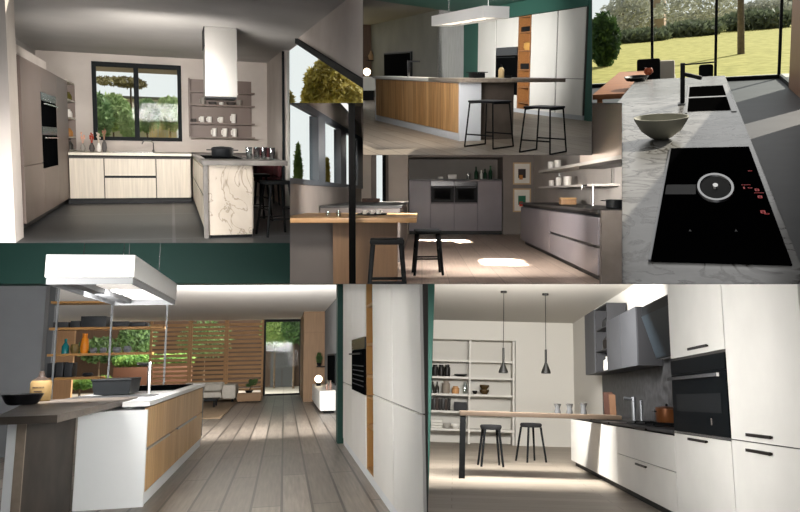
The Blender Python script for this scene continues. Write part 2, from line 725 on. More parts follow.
    sz = P(30, 165, a=A).z
    grp = 'tall taupe units'
    cabinet(R, 'tall_cabinet', 'taupe tall cupboard with two doors beside the end of the white wall', grp, 'a', A, 1, ds[0], ds[1], .1, tz, .6, taupe2,
            [('door', ds[0], ds[1], .1, sz - .006, taupe), ('door', ds[0], ds[1], sz + .006, tz, taupe)])
    ov0, ov1, ovm = P(48, 167, a=A).z, P(48, 95, a=A).z, P(48, 127, a=A).z
    t, _ = cabinet(R, 'tall_cabinet', 'taupe tall unit that houses two black ovens one above the other', grp, 'a', A, 1, ds[1], ds[2], .1, tz, .6, taupe2,
                   [('door', ds[1], ds[2], .1, ov0 - .006, taupe), ('door', ds[1], ds[2], ov1 + .006, tz, taupe)])
    for z0, z1, lb in ((ov0, ovm - .004, 'lower black built-in oven in the taupe tall unit'), (ovm + .004, ov1, 'upper black built-in oven, compact, above the lower oven')):
        o = R.thing('oven', lb, 'oven', (A, (ds[1] + ds[2]) / 2, z0), 0, 'ovens in the taupe tall unit')
        R.part('oven_door', MB().box(A + .001, A + .022, ds[1] + .02, ds[2] - .02, z0, z1 - .12), GLOSSBLK, o)
        R.part('control_panel', MB().box(A + .001, A + .024, ds[1] + .02, ds[2] - .02, z1 - .115, z1), plain('dark oven fascia', '#22262a', .2), o)
        R.part('handle', MB().bar((A + .05, ds[1] + .12, z1 - .16), (A + .05, ds[2] - .12, z1 - .16), .02, .02), CHROME, o)
    cabinet(R, 'tall_cabinet', 'narrow taupe tall cupboard between the ovens and the open shelves', grp, 'a', A, 1, ds[2], ds[3], .1, tz, .6, taupe2,
            [('door', ds[2], ds[3], .1, tz, taupe)])
    R.one('plinth', MB().box(A - .5, A - .05, ds[0], D + .02, 0, .097), plinth, 'black recessed plinth under the taupe tall units', 'plinth', (A, ds[1], 0))
    # open shelf tower at the end, standing on the worktop
    e0, e1 = ds[3] + .01, BW - .02
    ax0 = A - .35
    ezs = [top_z + .003] + [P(73, y, a=A).z for y in (138, 119, 102)] + [P(73, 84.5, a=A).z]
    t = R.thing('open_shelf', 'open taupe shelf tower standing on the worktop by the window', 'shelf', (A, e0, top_z))
    m = MB()
    m.box(ax0, ax0 + .02, e0, e1, ezs[0], ezs[-1])
    R.part('back_panel', m, taupe, t)
    for q in (e0, e1 - .03):
        R.part('side_panel', MB().box(ax0 + .02, A, q, q + .03, ezs[0], ezs[-1]), taupe, t)
    for z in ezs:
        R.part('shelf_board', MB().box(ax0 + .02, A - .002, e0 + .03, e1 - .03, z, z + .025), toplight, t)
    jm = [plain('olive oil glass', '#5a5424', .2), plain('amber jar', '#9a6a34', .3), WHITECER, plain('dark jar', '#33302c', .3)]
    lbs = ['green oil bottle on the top board of the open shelf tower', 'white jar on the second board from the top of the shelf tower',
           'amber jar on the third board from the top of the shelf tower', 'dark jar on the lowest board of the open shelf tower']
    for k, (z, mt) in enumerate(zip(ezs[3::-1], (jm[0], jm[2], jm[1], jm[3]))):
        ya = e1 - .3
        R.one('jar', MB().lathe(A - .08, ya, sh([(0, 0), (.06, 0), (.065, .08), (.045, .12), (.025, .14), (.025, .16), (0, .16)], z + .027), 16), mt, lbs[k], 'jar', (A - .08, ya, z + .027), 'jars in the shelf tower')

    # --- back run
    ex = [A + .03] + [P(x, 175, d=D).x for x in (104.4, 156.2)]
    PA = P(191.7, 180, d=D).x
    ex.append(PA - .01)
    h0, hm0, hm1, ht = .1, P(130, 178, d=D).z, P(130, 175.6, d=D).z, P(130, 157.2, d=D).z
    grp = 'pale wood base units under the window'
    cabinet(R, 'base_cabinet', 'pale wood base unit beside the taupe tall cupboards', grp, 'd', D, 1, ex[0], ex[1], h0, ht, .6, GAP, [('door', ex[0], ex[1], h0, ht - .03, palew)])
    t, fr_ = cabinet(R, 'drawer_cabinet', 'pale wood unit of two wide drawers under the window', grp, 'd', D, 1, ex[1], ex[2], h0, ht, .6, GAP,
                     [('drawer', ex[1], ex[2], h0, hm0, palew), ('drawer', ex[1], ex[2], hm1, ht - .03, palew)])
    R.part('grip_groove', MB().box(ex[1] + .01, ex[2] - .01, D - .012, D - .002, hm0 + .003, hm1 - .003), BLACK, t)
    cabinet(R, 'base_cabinet', 'pale wood base unit beside the marble peninsula', grp, 'd', D, 1, ex[2], ex[3], h0, ht, .6, GAP, [('door', ex[2], ex[3], h0, ht - .03, palew)])
    R.one('plinth', MB().box(A, PA, D + .06, D + .2, 0, .097), plinth, 'black recessed plinth under the pale wood back run', 'plinth', (0, D, 0))
    pd0 = P(230, 237.5, z=.0).y                          # near end of the peninsula
    wt_ = R.thing('worktop', 'thin pale worktop along the back wall', 'worktop', (0, D, ht))
    R.part('top', MB().box(A + .03, PA + .9, D - .03, BW - .01, ht + .03, top_z), toplight, wt_)
    R.part('shadow_rail', MB().box(A + .03, PA, D, D + .05, ht + .002, ht + .03), BLACK, wt_)

    # --- peninsula
    q0, q1 = P(208.3, 200, d=pd0).x, P(252.2, 200, d=pd0).x
    g0 = P(203.6, 200, d=pd0).x
    zt0, zt1 = P(230, 165.3, d=pd0).z, P(230, 160.4, d=pd0).z
    t = R.thing('peninsula', 'kitchen peninsula with a beige marble end and pale drawers', 'kitchen island', ((g0 + q1) / 2, pd0, 0))
    R.part('carcass', MB().box(g0 + .03, q1 + .02, pd0 + .04, D - .04, .1, zt0 - .003), palew, t)
    R.part('end_panel', MB().box(q0, q1, pd0, pd0 + .035, .035, zt0 - .003), marble, t, label='beige veined marble end panel')
    R.part('side_frame', MB().box(g0, q0 - .002, pd0 - .02, pd0 + .035, 0, zt0 - .003), stone, t)
    R.part('plinth', MB().box(g0 + .08, q1, pd0 + .02, D - .05, 0, .095), plinth, t)
    dm = (pd0 + .05 + D - .1)
    for (u0, u1) in ((pd0 + .05, D - .06),):
        R.part('drawer', front('a', g0 + .03, -1, u0, u1, .1, hm0, .02), palew, t)
        R.part('drawer', front('a', g0 + .03, -1, u0, u1, hm1, zt0 - .05, .02), palew, t)
    R.part('grip_groove', front('a', g0 + .03, -1, pd0 + .06, D - .07, hm0 + .003, hm1 - .003, .008), BLACK, t)
    re = P(287, 162, d=pd0).x
    R.one('worktop', MB().box(g0 - .01, re, pd0 - .06, D - .04, zt0, zt1, .006), stone, 'thick grey stone top of the marble peninsula', 'worktop', (g0, pd0, zt0))
    # things on it
    tz_ = zt1 + .002
    p = P(222.5, 157, z=tz_)
    hd = R.thing('hob', 'black glass hob set on the grey stone peninsula top', 'hob', (p.x, p.y, tz_))
    R.part('glass_plate', MB().box(p.x - .28, p.x + .2, p.y - 1.0, p.y + .8, tz_, tz_ + .006, .003), GLOSSBLK, hd)
    pt = R.thing('cooking_pot', 'dark cooking pot with lid on the peninsula hob', 'pot', (p.x, p.y, tz_ + .008))
    z = tz_ + .008
    R.part('body', MB().lathe(p.x, p.y, sh([(0, 0), (.135, 0), (.15, .02), (.155, .11), (.165, .115)], z), 28), BLACK, pt)
    R.part('lid', MB().lathe(p.x, p.y, sh([(.163, .116), (.12, .135), (0, .145)], z), 28), BLACK, pt)
    R.part('handle', MB().box(p.x - .22, p.x - .15, p.y - .03, p.y + .03, z + .085, z + .1), BLACK, pt)
    R.part('handle', MB().box(p.x + .15, p.x + .22, p.y - .03, p.y + .03, z + .085, z + .1), BLACK, pt)
    p = P(247, 156.5, z=tz_)
    R.one('tray', MB().box(p.x - .13, p.x + .16, p.y - .7, p.y + .9, tz_, tz_ + .025, .008), DARKCER, 'flat dark tray beside the pot on the peninsula', 'tray', (p.x, p.y, tz_))
    gl = None
    for k, (x, y, lb) in enumerate([(249, 160.2, 'clear glass behind the tray, first of the row on the peninsula'), (257, 160, 'second clear glass of the row on the peninsula'),
                                    (264, 160.3, 'third clear glass of the row on the peninsula'), (272, 160.6, 'clear glass at the free end of the peninsula top')]):
        p = P(x, y - 1, z=tz_)
        if gl is None:
            gl = R.one('drinking_glass', MB().lathe(p.x, p.y, sh([(0, 0), (.035, 0), (.045, .16), (.04, .16), (.032, .012), (0, .012)], tz_), 16), TUMBLER, lb, 'glass', (p.x, p.y, tz_), 'glasses on the peninsula')
        else:
            R.dup(gl, (p.x, p.y, tz_), lb)

    # --- cooker hood hanging from the ceiling
    hd0 = P(220, 27, z=CH).y
    h0_, h1_ = P(205, 60, d=hd0).x, P(237, 60, d=hd0).x
    hz = P(221, 98.6, d=hd0).z
    dd = P(203.2, 60, a=h0_).y
    t = R.thing('cooker_hood', 'tall polished steel box hood hanging over the peninsula', 'cooker hood', ((h0_ + h1_) / 2, hd0, hz))
    R.part('chimney', MB().box(h0_, h1_, hd0, dd, hz + .03, CH - .004, .004), noisy('satin steel', '#8f8d89', '#7f7d79', .8, .5, metal=.35), t)
    R.part('filter_panel', MB().box(h0_ + .01, h1_ - .01, hd0 + .01, dd - .01, hz, hz + .028), BLACK, t)
    R.part('side_strip', MB().box(h0_ - .012, h0_ - .002, hd0 + .01, dd - .01, hz + .75, CH - .004), BLACK, t)

    # --- wall shelf
    W = BW - .03
    s0, s1 = P(188.4, 110, d=W).x, P(251.5, 110, d=W).x
    zb, zt = P(220, 137.4, d=W).z, P(220, 80.3, d=W).z
    t = R.thing('wall_shelf', 'taupe wall panel with four shelves right of the window', 'shelf', ((s0 + s1) / 2, W, zb))
    R.part('back_panel', MB().box(s0, s1, W, BW - .002, zb, zt), taupe, t)
    R.part('side_panel', MB().box(s0, s0 + .03, W - .25, W - .001, zb, zt), taupe, t)
    sz_ = [P(220, y, d=W).z for y in (93, 106, 123.6, 137.2)]
    for z in sz_:
        R.part('shelf_board', MB().box(s0 + .032, s1 + .04, W - .3, W - .001, z - .02, z + .012), taupe, t)
    grp = 'crockery on the taupe wall shelf'
    cupm = None
    # (x, shelf, radius px, height px, kind, label)
    crock = [(203, 1, 3, 7, GREYCER, 'grey mug at the window end of the second shelf from the top'),
             (212.6, 1, 5, 3, DARKCER, 'low dark bowl left on the second shelf from the top'),
             (222, 1, 2.2, 3, WHITECER, 'small white cup between two dark bowls'),
             (231, 1, 5.6, 3.4, DARKCER, 'wide dark bowl right on the second shelf from the top'),
             (239.5, 1, 2.6, 6, GREYCER, 'grey mug at the far right of the second shelf from the top'),
             (193.5, 2, 3, 3.5, DARKCER, 'small dark bowl at the left end of the third shelf'),
             (202, 2, 2.6, 6, WHITECER, 'first white mug from the left on the third shelf'),
             (209.5, 2, 2.6, 6, WHITECER, 'second white mug from the left on the third shelf'),
             (220.8, 2, 2.8, 6, WHITECER, 'third white mug from the left on the third shelf'),
             (233.5, 2, 2.8, 9.5, WHITECER, 'tall white jug on the third shelf'),
             (214, 3, 2.7, 8.5, WHITECER, 'left of three tall white beakers on the bottom shelf'),
             (224.7, 3, 3, 8.5, WHITECER, 'middle of three tall white beakers on the bottom shelf'),
             (234.3, 3, 3, 8.5, WHITECER, 'right of three tall white beakers on the bottom shelf')]
    px = BW / F * .95
    for x, si, r, h, mt, lb in crock:
        z = sz_[si] + .0135
        q = P(x, 110, d=W - .15)
        r, h = r * px * .8, h * px * .95
        nm = 'bowl' if h < r else 'jug' if 'jug' in lb else 'mug'
        tp = cup_profile(r, h, .75 if nm == 'bowl' else .9)
        if nm == 'bowl':
            R.one(nm, MB().lathe(q.x, W - .15, sh(tp, z), 20), mt, lb, nm, (q.x, W - .15, z), grp)
        else:
            c = R.thing(nm, lb, nm, (q.x, W - .15, z), 0, grp)
            R.part('body', MB().lathe(q.x, W - .15, sh(tp, z), 20), mt, c)
            R.part('handle', MB().path([(q.x - r * .9, W - .15, z + h * .8), (q.x - r * 1.3, W - .15, z + h * .7), (q.x - r * 1.25, W - .15, z + h * .3), (q.x - r * .9, W - .15, z + h * .25)], .012, 6), mt, c)

    # --- vases with dried flowers and tap on the worktop
    zz = top_z + .002
    dd_ = D + .65
    vs = [(83, 3, 7.5, GREYCER, '#d9a58e', 'smoky glass vase of pink dried flowers by the open shelf tower'),
          (92, 3.3, 8, DARKCER, '#a8432e', 'dark round vase with red dried sprigs'),
          (99, 2.7, 8, WHITECER, '#cdbfae', 'white vase in the middle of the flower vases'),
          (104.5, 3, 11, plain('slate vase', '#5b5856', .5), '#9c7a62', 'tall slate vase with brown dried flowers nearest the tap')]
    for x, r, h, mt, fc, lb in vs:
        q = P(x, 150, d=dd_)
        r, h = r * px * .75, h * px
        t = R.thing('vase', lb, 'vase', (q.x, dd_, zz), 0, 'vases of dried flowers')
        R.part('body', MB().lathe(q.x, dd_, sh([(0, 0), (r * .6, 0), (r, h * .35), (r * .8, h * .7), (r * .4, h * .9), (r * .5, h), (r * .4, h), (0, h * .6)], zz), 20), mt, t)
        m = MB()
        for k in range(9):
            a = rng.uniform(0, 6.28)
            e = (q.x + .025 * math.cos(a), dd_ + .025 * math.sin(a), zz + h + rng.uniform(.08, .2))
            m.rod((q.x, dd_, zz + h * .7), e, .003, .003, 4)
            m.ball(e, .018, 6, 4)
        R.part('dried_flowers', m, plain('dried flower ' + fc, fc, .9), t)
    q = P(153.5, 150, d=D + .9)
    z1 = P(153, 141, d=D + .9).z
    t = R.thing('kitchen_tap', 'slim steel arched tap under the window', 'tap', (q.x, D + .9, zz))
    R.part('base', MB().rod((q.x, D + .9, zz), (q.x, D + .9, zz + .05), .025), CHROME, t)
    R.part('spout', MB().path([(q.x, D + .9, zz + .05), (q.x, D + .9, z1 - .04), (q.x - .04, D + .86, z1), (q.x - .17, D + .74, z1), (q.x - .2, D + .7, z1 - .06)], .012, 8), CHROME, t)
    sk = P(136, 152, d=D + .6)
    R.one('sink', MB().box(sk.x - .4, sk.x + .35, D + .35, D + .8, top_z + .001, top_z + .008), CHROME, 'flat steel sink rim in the pale worktop', 'sink', (sk.x, D + .6, top_z + .001))

    # --- bar stools and chair at the free end
    f1 = P(273, 236, z=0)
    hh = P(273, 181, d=f1.y).z
    stool(R, 'bar_stool', 'black bar stool nearest the viewer at the marble peninsula', (f1.x + .06, f1.y + .1, 0), .25, hh, .12, .2, BLACKW, 'saddle', .045, .016, (.22, .34), 'stools at the marble peninsula', seat_r=.19)
    f2 = P(266, 223, z=0)
    hh2 = P(266, 175, d=f2.y).z
    stool(R, 'bar_stool', 'black bar stool half hidden behind the nearer stool', (f2.x - .1, f2.y + .4, 0), .2, hh2, .12, .19, BLACKW, 'saddle', .045, .016, (.22, .34), 'stools at the marble peninsula', seat_r=.18)
    c = P(283, 207, z=0)
    cd = c.y + .5
    t = R.thing('dining_chair', 'burgundy upholstered chair behind the bar stools', 'chair', (RW - .27, cd, 0), .1)
    burg = noisy('burgundy fabric', '#3f1f22', '#4d272a', 9, .9)
    z0 = P(280, 178, d=cd).z
    z1 = P(280, 148, d=cd).z
    k = .2
    R.part('seat', MB().box(-k, k, -.25, .25, z0 - .08, z0 + .02, .03), burg, t, local=True)
    R.part('backrest', MB().box(-k, k, .2, .27, z0 + .02, z1, .03), burg, t, local=True)
    for sx in (-1, 1):
        R.part('armrest', MB().box(sx * k - .035, sx * k + .035, -.2, .2, z0 + .02, z0 + .24, .02), burg, t, local=True)
        for sy in (-1, 1):
            R.part('leg', MB().rod((sx * k * .9, sy * .22, 0), (sx * k * .8, sy * .2, z0 - .08), .015, .02), BLACK, t, local=True)

    # --- outside
    GA = leafy('pale garden leaves', '#86a266', '#bccb94')
    GB = leafy('soft garden leaves', '#617f50', '#95ad78')
    R.struct('terrain', MB().box(-9, 12, BW + .3, 46, -.5, -.4), LAWN)
    R.struct('terrain', MB().box(RW + .13, 14, 5, BW + .3, -.16, -.09), noisy('patio stone', '#b3ada5', '#c4beb6', 2, .9))
    def out(x, y, d):
        return P(x, y, d=d)
    sp = [(97, 118, 19, 13, 22, GB, 'deep green bush outside the window, at its left edge'), (113, 112, 22, 15, 17, GA, 'broad fresh green bush outside, middle of the left sash'),
          (129, 124, 19, 8, 14, GA, 'pale low bush outside beside the window mullion'),
          (147, 116, 20, 11, 15, GB, 'deep green bush outside, left in the right sash'), (170, 114, 22, 14, 16, GA, 'fresh green bush outside, right edge of the right sash')]
    for x, y, d, rx, rz, mt, lb in sp:
        c = out(x, y, d)
        k = d / F
        tree(R, 'garden_bush', lb, (c.x, c.y, -.4), max(.5, c.z + .4), [(c, (rx * k, rx * k * .8, rz * k))], 1500, mt, BARK, .09, 'bushes outside the taupe kitchen', trunk_r=.04)
        # (kept apart: each bush has its own stem)
    for x, lb in ((153, 'tuft of straw grass outside, left in the right sash'), (163, 'tuft of straw grass outside, middle of the right sash'), (174, 'tuft of straw grass outside, right of the right sash')):
        d_ = 17.8 + (x - 163) * .04
        c = out(x, 141, d_)
        R.one('ornamental_grass', MB().blades((c.x, c.y, -.4), (.03, .1), 260, out(x, 127, 17.8).z + .4, .04), G4, lb, 'grass', (c.x, c.y, -.4), 'straw grasses outside the window')
    # overhanging tree at the left and a flat house far behind
    c = out(118, 82, 22.6)
    tree(R, 'garden_tree', 'tree whose dark branch hangs over the window top', (out(131, 100, 22.6).x, 22.6, -.4), out(131, 88, 22.6).z + .4,
         [(out(108, 81, 22.6), (.5, .4, .13)), (out(126, 82, 22.6), (.35, .4, .16)), (out(138, 84, 22.6), (.25, .4, .13))], 420, leafy('bronze leaves', '#5c4f30', '#8d8350'), BARK, .06, trunk_r=.06)
    hx0, hx1 = out(100, 90, 40), out(176, 90, 40)
    t = R.thing('house', 'low grey house with a flat roof far beyond the garden', 'house', ((hx0.x + hx1.x) / 2, 40, -.4))
    R.part('wall', MB().box(hx0.x, hx1.x, 40, 44, -.4, out(130, 99, 40).z), plain('pale render', '#b9b6b4', .9), t)
    R.part('roof', MB().box(hx0.x - .3, hx1.x + .3, 39.6, 44.4, out(130, 99, 40).z, out(130, 96.5, 40).z), plain('grey roof', '#77787c', .8), t)
    R.struct('roof', MB().box(w0.x - .5, w1.x + .5, BW + .2, BW + 1.6, P(137, 73, d=BW + 1.6).z, P(137, 73, d=BW + 1.6).z + .12), plain('pink eaves', '#b8a59c', .8))
    # through the side window
    c = P(331, 84, d=30)
    k = 30 / F
    tree(R, 'garden_tree', 'big yellow green tree beyond the sloping side window', (c.x, c.y, -.4), c.z + .4,
         [(c, (26 * k, 22 * k, 25 * k)), (P(333, 66, d=30), (13 * k, 13 * k, 11 * k)), (P(318, 98, d=30), (16 * k, 16 * k, 14 * k)), (P(350, 98, d=30), (16 * k, 16 * k, 14 * k))], 2300, G3, BARK, .17, 'trees beyond the side window', trunk_r=.2)
    c = P(287, 112, d=24)
    k = 24 / F
    tree(R, 'garden_tree', 'small yellow green tree at the corner of the side window', (c.x, c.y, -.4), c.z + .4, [(c, (8 * k, 8 * k, 22 * k))], 1500, G3, BARK, .1, 'trees beyond the side window')
    c = P(287, 140, d=20)
    tree(R, 'garden_bush', 'green bush outside behind the burgundy chair', (c.x, c.y, -.1), .4, [(c, (.35, .3, .4))], 900, G2, BARK, .07, trunk_r=.03)

    # --- light of this kitchen
    R.beam((1.3, 6.4, 2.3), (.75, 8.9, .5), .9, .9, 3.5, (1, .96, .92), spread=80)
    R.area((-.3, 9.4, CH - .9), (.2, 15, 1.1), 1.5, 115, (1, .95, .9), .5).data.spread = math.radians(105)
    R.daylight((130, 20, 280, 230), .8, (1, .97, .94))
    R.beam((RW - .6, 11.6, 1.4), (-1.9, 8.9, 1.3), 1.2, 1.4, 2.5, spread=50)
    q = P(286, 95, d=8.3)
    R.beam((q.x - .1, 8.3, 1.8), (1.2, 10.8, 0), .35, .5, 12, (1, .95, .88), spread=100)
    return R

# ================================================================== KITCHEN 2: oak island with white box hood, green walls, white tall units
def sled_stool(R, label, loc, yaw, h, wt, wf, group):
    """wire bar stool: two closed side frames with floor runners, thin seat"""
    t = R.thing('bar_stool', label, 'stool', loc, yaw, group)
    m = MB().box(-wt - .02, wt + .02, -wt - .02, wt + .02, h - .03, h, .012)
    R.part('seat', m, plain('black leather', '#1a1d22', .5), t, local=True)
    r = .011
    for sy in (-1, 1):
        m = MB().path([(-wf, sy * wf, r), (-wt, sy * wt, h - .035), (wt, sy * wt, h - .035), (wf, sy * wf, r), (-wf, sy * wf, r)], r, 8)
        R.part('side_frame', m, BLACK, t, local=True)
    f = wf + (wt - wf) * .28
    for sx in (-1, 1):
        R.part('foot_rail', MB().rod((sx * f, -f, h * .28), (sx * f, f, h * .28), r * .9), BLACK, t, local=True)
    return t


def kitchen_oak_island():
    R = Room((170, 69), 4.0, 1.05, [(363, -9, 592, 155)])
    P = R.P
    green = plain('bottle green paint', '#315a50', .6)
    greywall = noisy('grey green plaster', '#5f5f5b', '#6b6a66', .8, .85)
    greyceil = plain('dim grey ceiling', '#7a7570', .9)
    floorm = planks('grey brown boards', '#a09382', '#8f8272', '#4c443b', 'd', .3, 4, .5, .006, .3)
    oak = planks('knotty oak', '#d0a570', '#b3854f', '#7d5a32', 'z', .14, 3, .5, .004, .5)
    white = noisy('white resin', '#d6d5d0', '#deddd8', 1.2, .45)
    grey = plain('grey white lacquer', '#b7bbbf', .5)
    dark = noisy('brown grey stone', '#423b35', '#4f4740', 3, .6)
    topm = planks('grey oak top', '#8b8074', '#7a6f63', '#6b6055', 'd', .2, 3, .5, .002, .35)

    n = P(459.3, 141.3, z=0)                               # near foot corner of the island
    a0, d0 = n.x, n.y
    d1 = P(375, 97, a=a0).y                                # far end
    tz = P(459.4, 78.5, d=d0).z
    A = P(585, 120.7, z=0).x                               # fronts of the tall units
    da = lambda x, y=70: P(x, y, a=A).y
    tall = P(585, 7, a=A).z
    CH = P(440, 10.5, d=da(464)).z + .02

    # --- shell
    far = P(372, 60, d=da(452) + 7).y
    gx = P(438.5, 60, d=da(463.5)).x                       # grey side wall
    gd = P(438.5, 60, a=gx).y
    far = P(371.5, 60, a=gx).y
    R.struct('floor', MB().box(-3, 13, 3, far + 1, -.08, 0), floorm)
    R.struct('ceiling', MB().box(-3, 13, 3, far + 1, CH, CH + .1), greyceil)
    # lowered green ceiling over the kitchen: its edge runs on the slant
    e = [P(362, -1.5, z=CH - .05), P(445, 10.5, z=CH - .05), P(478, 15, z=CH - .05)]
    R.struct('ceiling', MB().prism([(v.x, v.y, CH - .05) for v in e] + [(13, e[2].y, CH - .05), (13, 4, CH - .05), (e[0].x, 4, CH - .05)], (0, 0, .045)), green)
    R.struct('wall_right', MB().box(A + .34, A + .46, 5, da(463.5), 0, CH - .05), green)
    R.struct('wall_right', MB().box(A + .0, A + .339, 5, da(586.2), 0, CH - .05), green)
    R.struct('wall_right', MB().box(A + .0, A + .339, da(477.6), da(463.5), 0, CH - .05), green)
    R.struct('wall_right', MB().box(gx, gx + .12, gd, far, 0, CH), greywall)
    wb = noisy('light grey board', '#8f8f8d', '#9a9a98', 5, .6, (6, 6, .4))
    R.struct('wall_back', MB().box(gx, A + .33, gd, gd + .1, 0, CH), wb)
    R.struct('wall_back', MB().box(-4, gx, far, far + .12, 0, CH), planks('walnut panel', '#5a4330', '#4d3828', '#33251a', 'z', .3, 3, .5, .004, .3))
    R.struct('wall_left', MB().box(-3.1, -3, 3, far, 0, CH), greywall)
    # bulkhead over the tall units
    R.struct('trim_1', MB().box(A - .01, A + .335, da(586), da(478), tall + .02, CH - .05), green)

    # --- island
    t = R.thing('kitchen_island', 'long island with knotty oak front and white end panel', 'kitchen island', (a0, (d0 + d1) / 2, 0))
    a1 = P(481, 110, d=d0).x
    zp0, zp1 = P(459, 133.5, d=d0).z, tz - .06
    R.part('carcass', MB().box(a0 + .04, a1, d0 + .05, d1 - .03, .05, zp1), grey, t)
    R.part('end_panel', MB().box(a0, a1, d0, d0 + .045, 0, zp1), grey, t, label='plain white end panel')
    R.part('end_panel', MB().box(a0, a1, d1 - .028, d1, 0, zp1), grey, t)
    dm = (d0 + d1) / 2
    for u0, u1 in ((d0 + .05, dm), (dm, d1 - .03)):
        R.part('oak_front', front('a', a0 + .04, -1, u0 + .004, u1 - .004, zp0, zp1 - .012, .03), oak, t)
    R.part('plinth', MB().box(a0 + .012, a0 + .035, d0 + .05, d1 - .03, 0, zp0 - .008), grey, t)
    b0, b1 = P(481.5, 110, d=d0 + .1).x, P(513.5, 110, d=d0 + .1).x
    R.part('support_panel', MB().box(b0, b1, d0 + .1, d0 + .24, 0, zp1), dark, t, label='dark stone support panel')
    # top: white worktop over the oak part and the grey oak bar plank at the near end
    R.one('worktop', MB().box(a0 - .03, a1, d0 + 1.3, d1 + .05, zp1 + .003, tz - .006), white, 'white worktop on the far half of the oak island', 'worktop', (a0, d1, zp1))
    e1 = P(565, 78, d=d0 - .1).x
    R.one('bar_counter', MB().box(a0 - .04, e1, d0 - .12, d0 + 1.29, zp1 + .003, tz, .004), topm, 'grey oak bar top reaching out past the white end panel', 'worktop', (a0, d0, zp1))
    z = tz + .003
    # tap
    q = P(408.5, 75, d=d0 + 2.4)
    qt = P(408.5, 60.5, d=d0 + 2.4).z
    qx = P(420, 60, d=d0 + 2.4).x
    t = R.thing('kitchen_tap', 'square steel tap standing on the oak island', 'tap', (q.x, d0 + 2.4, tz - .004))
    R.part('post', MB().box(q.x - .018, q.x + .018, d0 + 2.38, d0 + 2.42, tz - .004, qt), CHROME2, t)
    R.part('spout', MB().box(q.x + .02, qx, d0 + 2.385, d0 + 2.415, qt - .03, qt), CHROME2, t)
    # pot, bottle and dish
    k = (d0 + .6) / F
    q = P(477, 74, d=d0 + .6)
    t = R.thing('cooking_pot', 'black rectangular pot on the oak island', 'pot', (q.x, d0 + .6, z))
    R.part('body', MB().box(q.x - 6 * k, q.x + 6 * k, d0 + .48, d0 + .74, z, z + 5.2 * k, .012), BLACK, t)
    R.part('lid', MB().box(q.x - 8.5 * k, q.x + 8.5 * k, d0 + .46, d0 + .76, z + 5.3 * k, z + 6.2 * k, .004), BLACK, t)
    q = P(501.3, 74, d=d0 + .5)
    t = R.thing('soap_bottle', 'cream labelled bottle beside the black oven', 'bottle', (q.x, d0 + .5, z))
    R.part('body', MB().lathe(q.x, d0 + .5, sh([(0, 0), (2.9 * k, 0), (3.1 * k, 1 * k), (3.1 * k, 8 * k), (2.2 * k, 10 * k), (1 * k, 11 * k), (0, 11 * k)], z), 16), plain('cream label', '#c9b184', .5), t)
    R.part('cap', MB().rod((q.x, d0 + .5, z + 11 * k), (q.x, d0 + .5, z + 14 * k), .9 * k), BLACK, t)
    q = P(508, 75, d=d0 + .3)
    R.one('dish', MB().lathe(q.x, d0 + .3, sh([(0, 0), (3.4 * k, 0), (4.2 * k, 2.6 * k), (3.9 * k, 2.6 * k), (3.1 * k, .5 * k), (0, .5 * k)], z), 20), BLACK, 'low black dish in front of the labelled bottle', 'dish', (q.x, d0 + .3, z))

    # --- hood
    hb = P(483.6, 17.5, d=d0 - .3)
    ht = P(483.6, 5.5, d=d0 - .3).z
    ha, hd = hb.x, hb.y
    h1 = P(431.5, 20, a=ha).y
    hx = P(509.3, 14, d=hd).x
    t = R.thing('cooker_hood', 'white box cooker hood hanging over the oak island', 'cooker hood', (ha, hd, hb.z))
    m = MB()
    th = .025
    m.box(ha, ha + th, hd, h1, hb.z, ht).box(hx - th, hx, hd, h1, hb.z, ht).box(ha + th, hx - th, hd, hd + th, hb.z, ht).box(ha + th, hx - th, h1 - th, h1, hb.z, ht)
    m.box(ha + th, hx - th, hd + th, h1 - th, ht - .03, ht)
    R.part('housing', m, plain('white enamel', '#dededc', .4), t)
    n_ = 4
    L = (h1 - hd - 2 * th) / n_
    for k_ in range(n_):
        R.part('light_panel', MB().box(ha + th + .06, hx - th - .06, hd + th + k_ * L + .08, hd + th + (k_ + 1) * L - .08, hb.z + .02, hb.z + .03),
               plain('warm light panel', '#fff3df', .4, emit='#fff0dc', estr=1.3), t)
    R.part('glass_edge', MB().box(ha + th + .01, hx - th - .01, hd + th + .01, h1 - th - .01, hb.z + .032, hb.z + .04), GREYCER, t)
    for q in (hd + .3, h1 - .3):
        R.part('cable', MB().rod(((ha + hx) / 2, q, ht), ((ha + hx) / 2, q, CH - .052), .006), CHROME, t)

    # --- tall white units along the right
    dd = {x: da(x) for x in (585, 556.8, 530.5, 518, 496, 478)}
    zs = P(585, 79, a=A).z
    pz = .1
    grp = 'white tall units along the green wall'
    def tallu(x0, x1, lb, fr):
        return cabinet(R, 'tall_cabinet', lb, grp, 'a', A, -1, dd[x0], dd[x1], pz, tall, .3, GAP, [(pn, dd[x0], dd[x1], z0, z1, white) for pn, z0, z1 in fr], g=.03)[0]
    tallu(585, 556.8, 'white tall unit at the near end of the green wall', [('door', pz, zs - .006), ('door', zs + .006, tall)])
    tallu(556.8, 530.5, 'white tall unit beside the open oak shelves', [('door', pz, zs - .006), ('door', zs + .006, tall)])
    oz0, oz1 = P(507, 74.5, a=A).z - .5, P(507, 47.5, a=A).z
    tallu(518, 496, 'white tall unit that holds the black oven', [('door', pz, oz0 - .006), ('door', oz1 + .006, tall)])
    tallu(496, 478, 'white tall unit at the far end, beside the green strip', [('door', pz, tall)])
    o = R.thing('oven', 'black built-in oven between white doors behind the labelled bottle', 'oven', (A, dd[518], oz0))
    R.part('oven_door', front('a', A, -1, dd[518] + .03, dd[496] - .03, oz0, oz1 - .2, .024), GLOSSBLK, o)
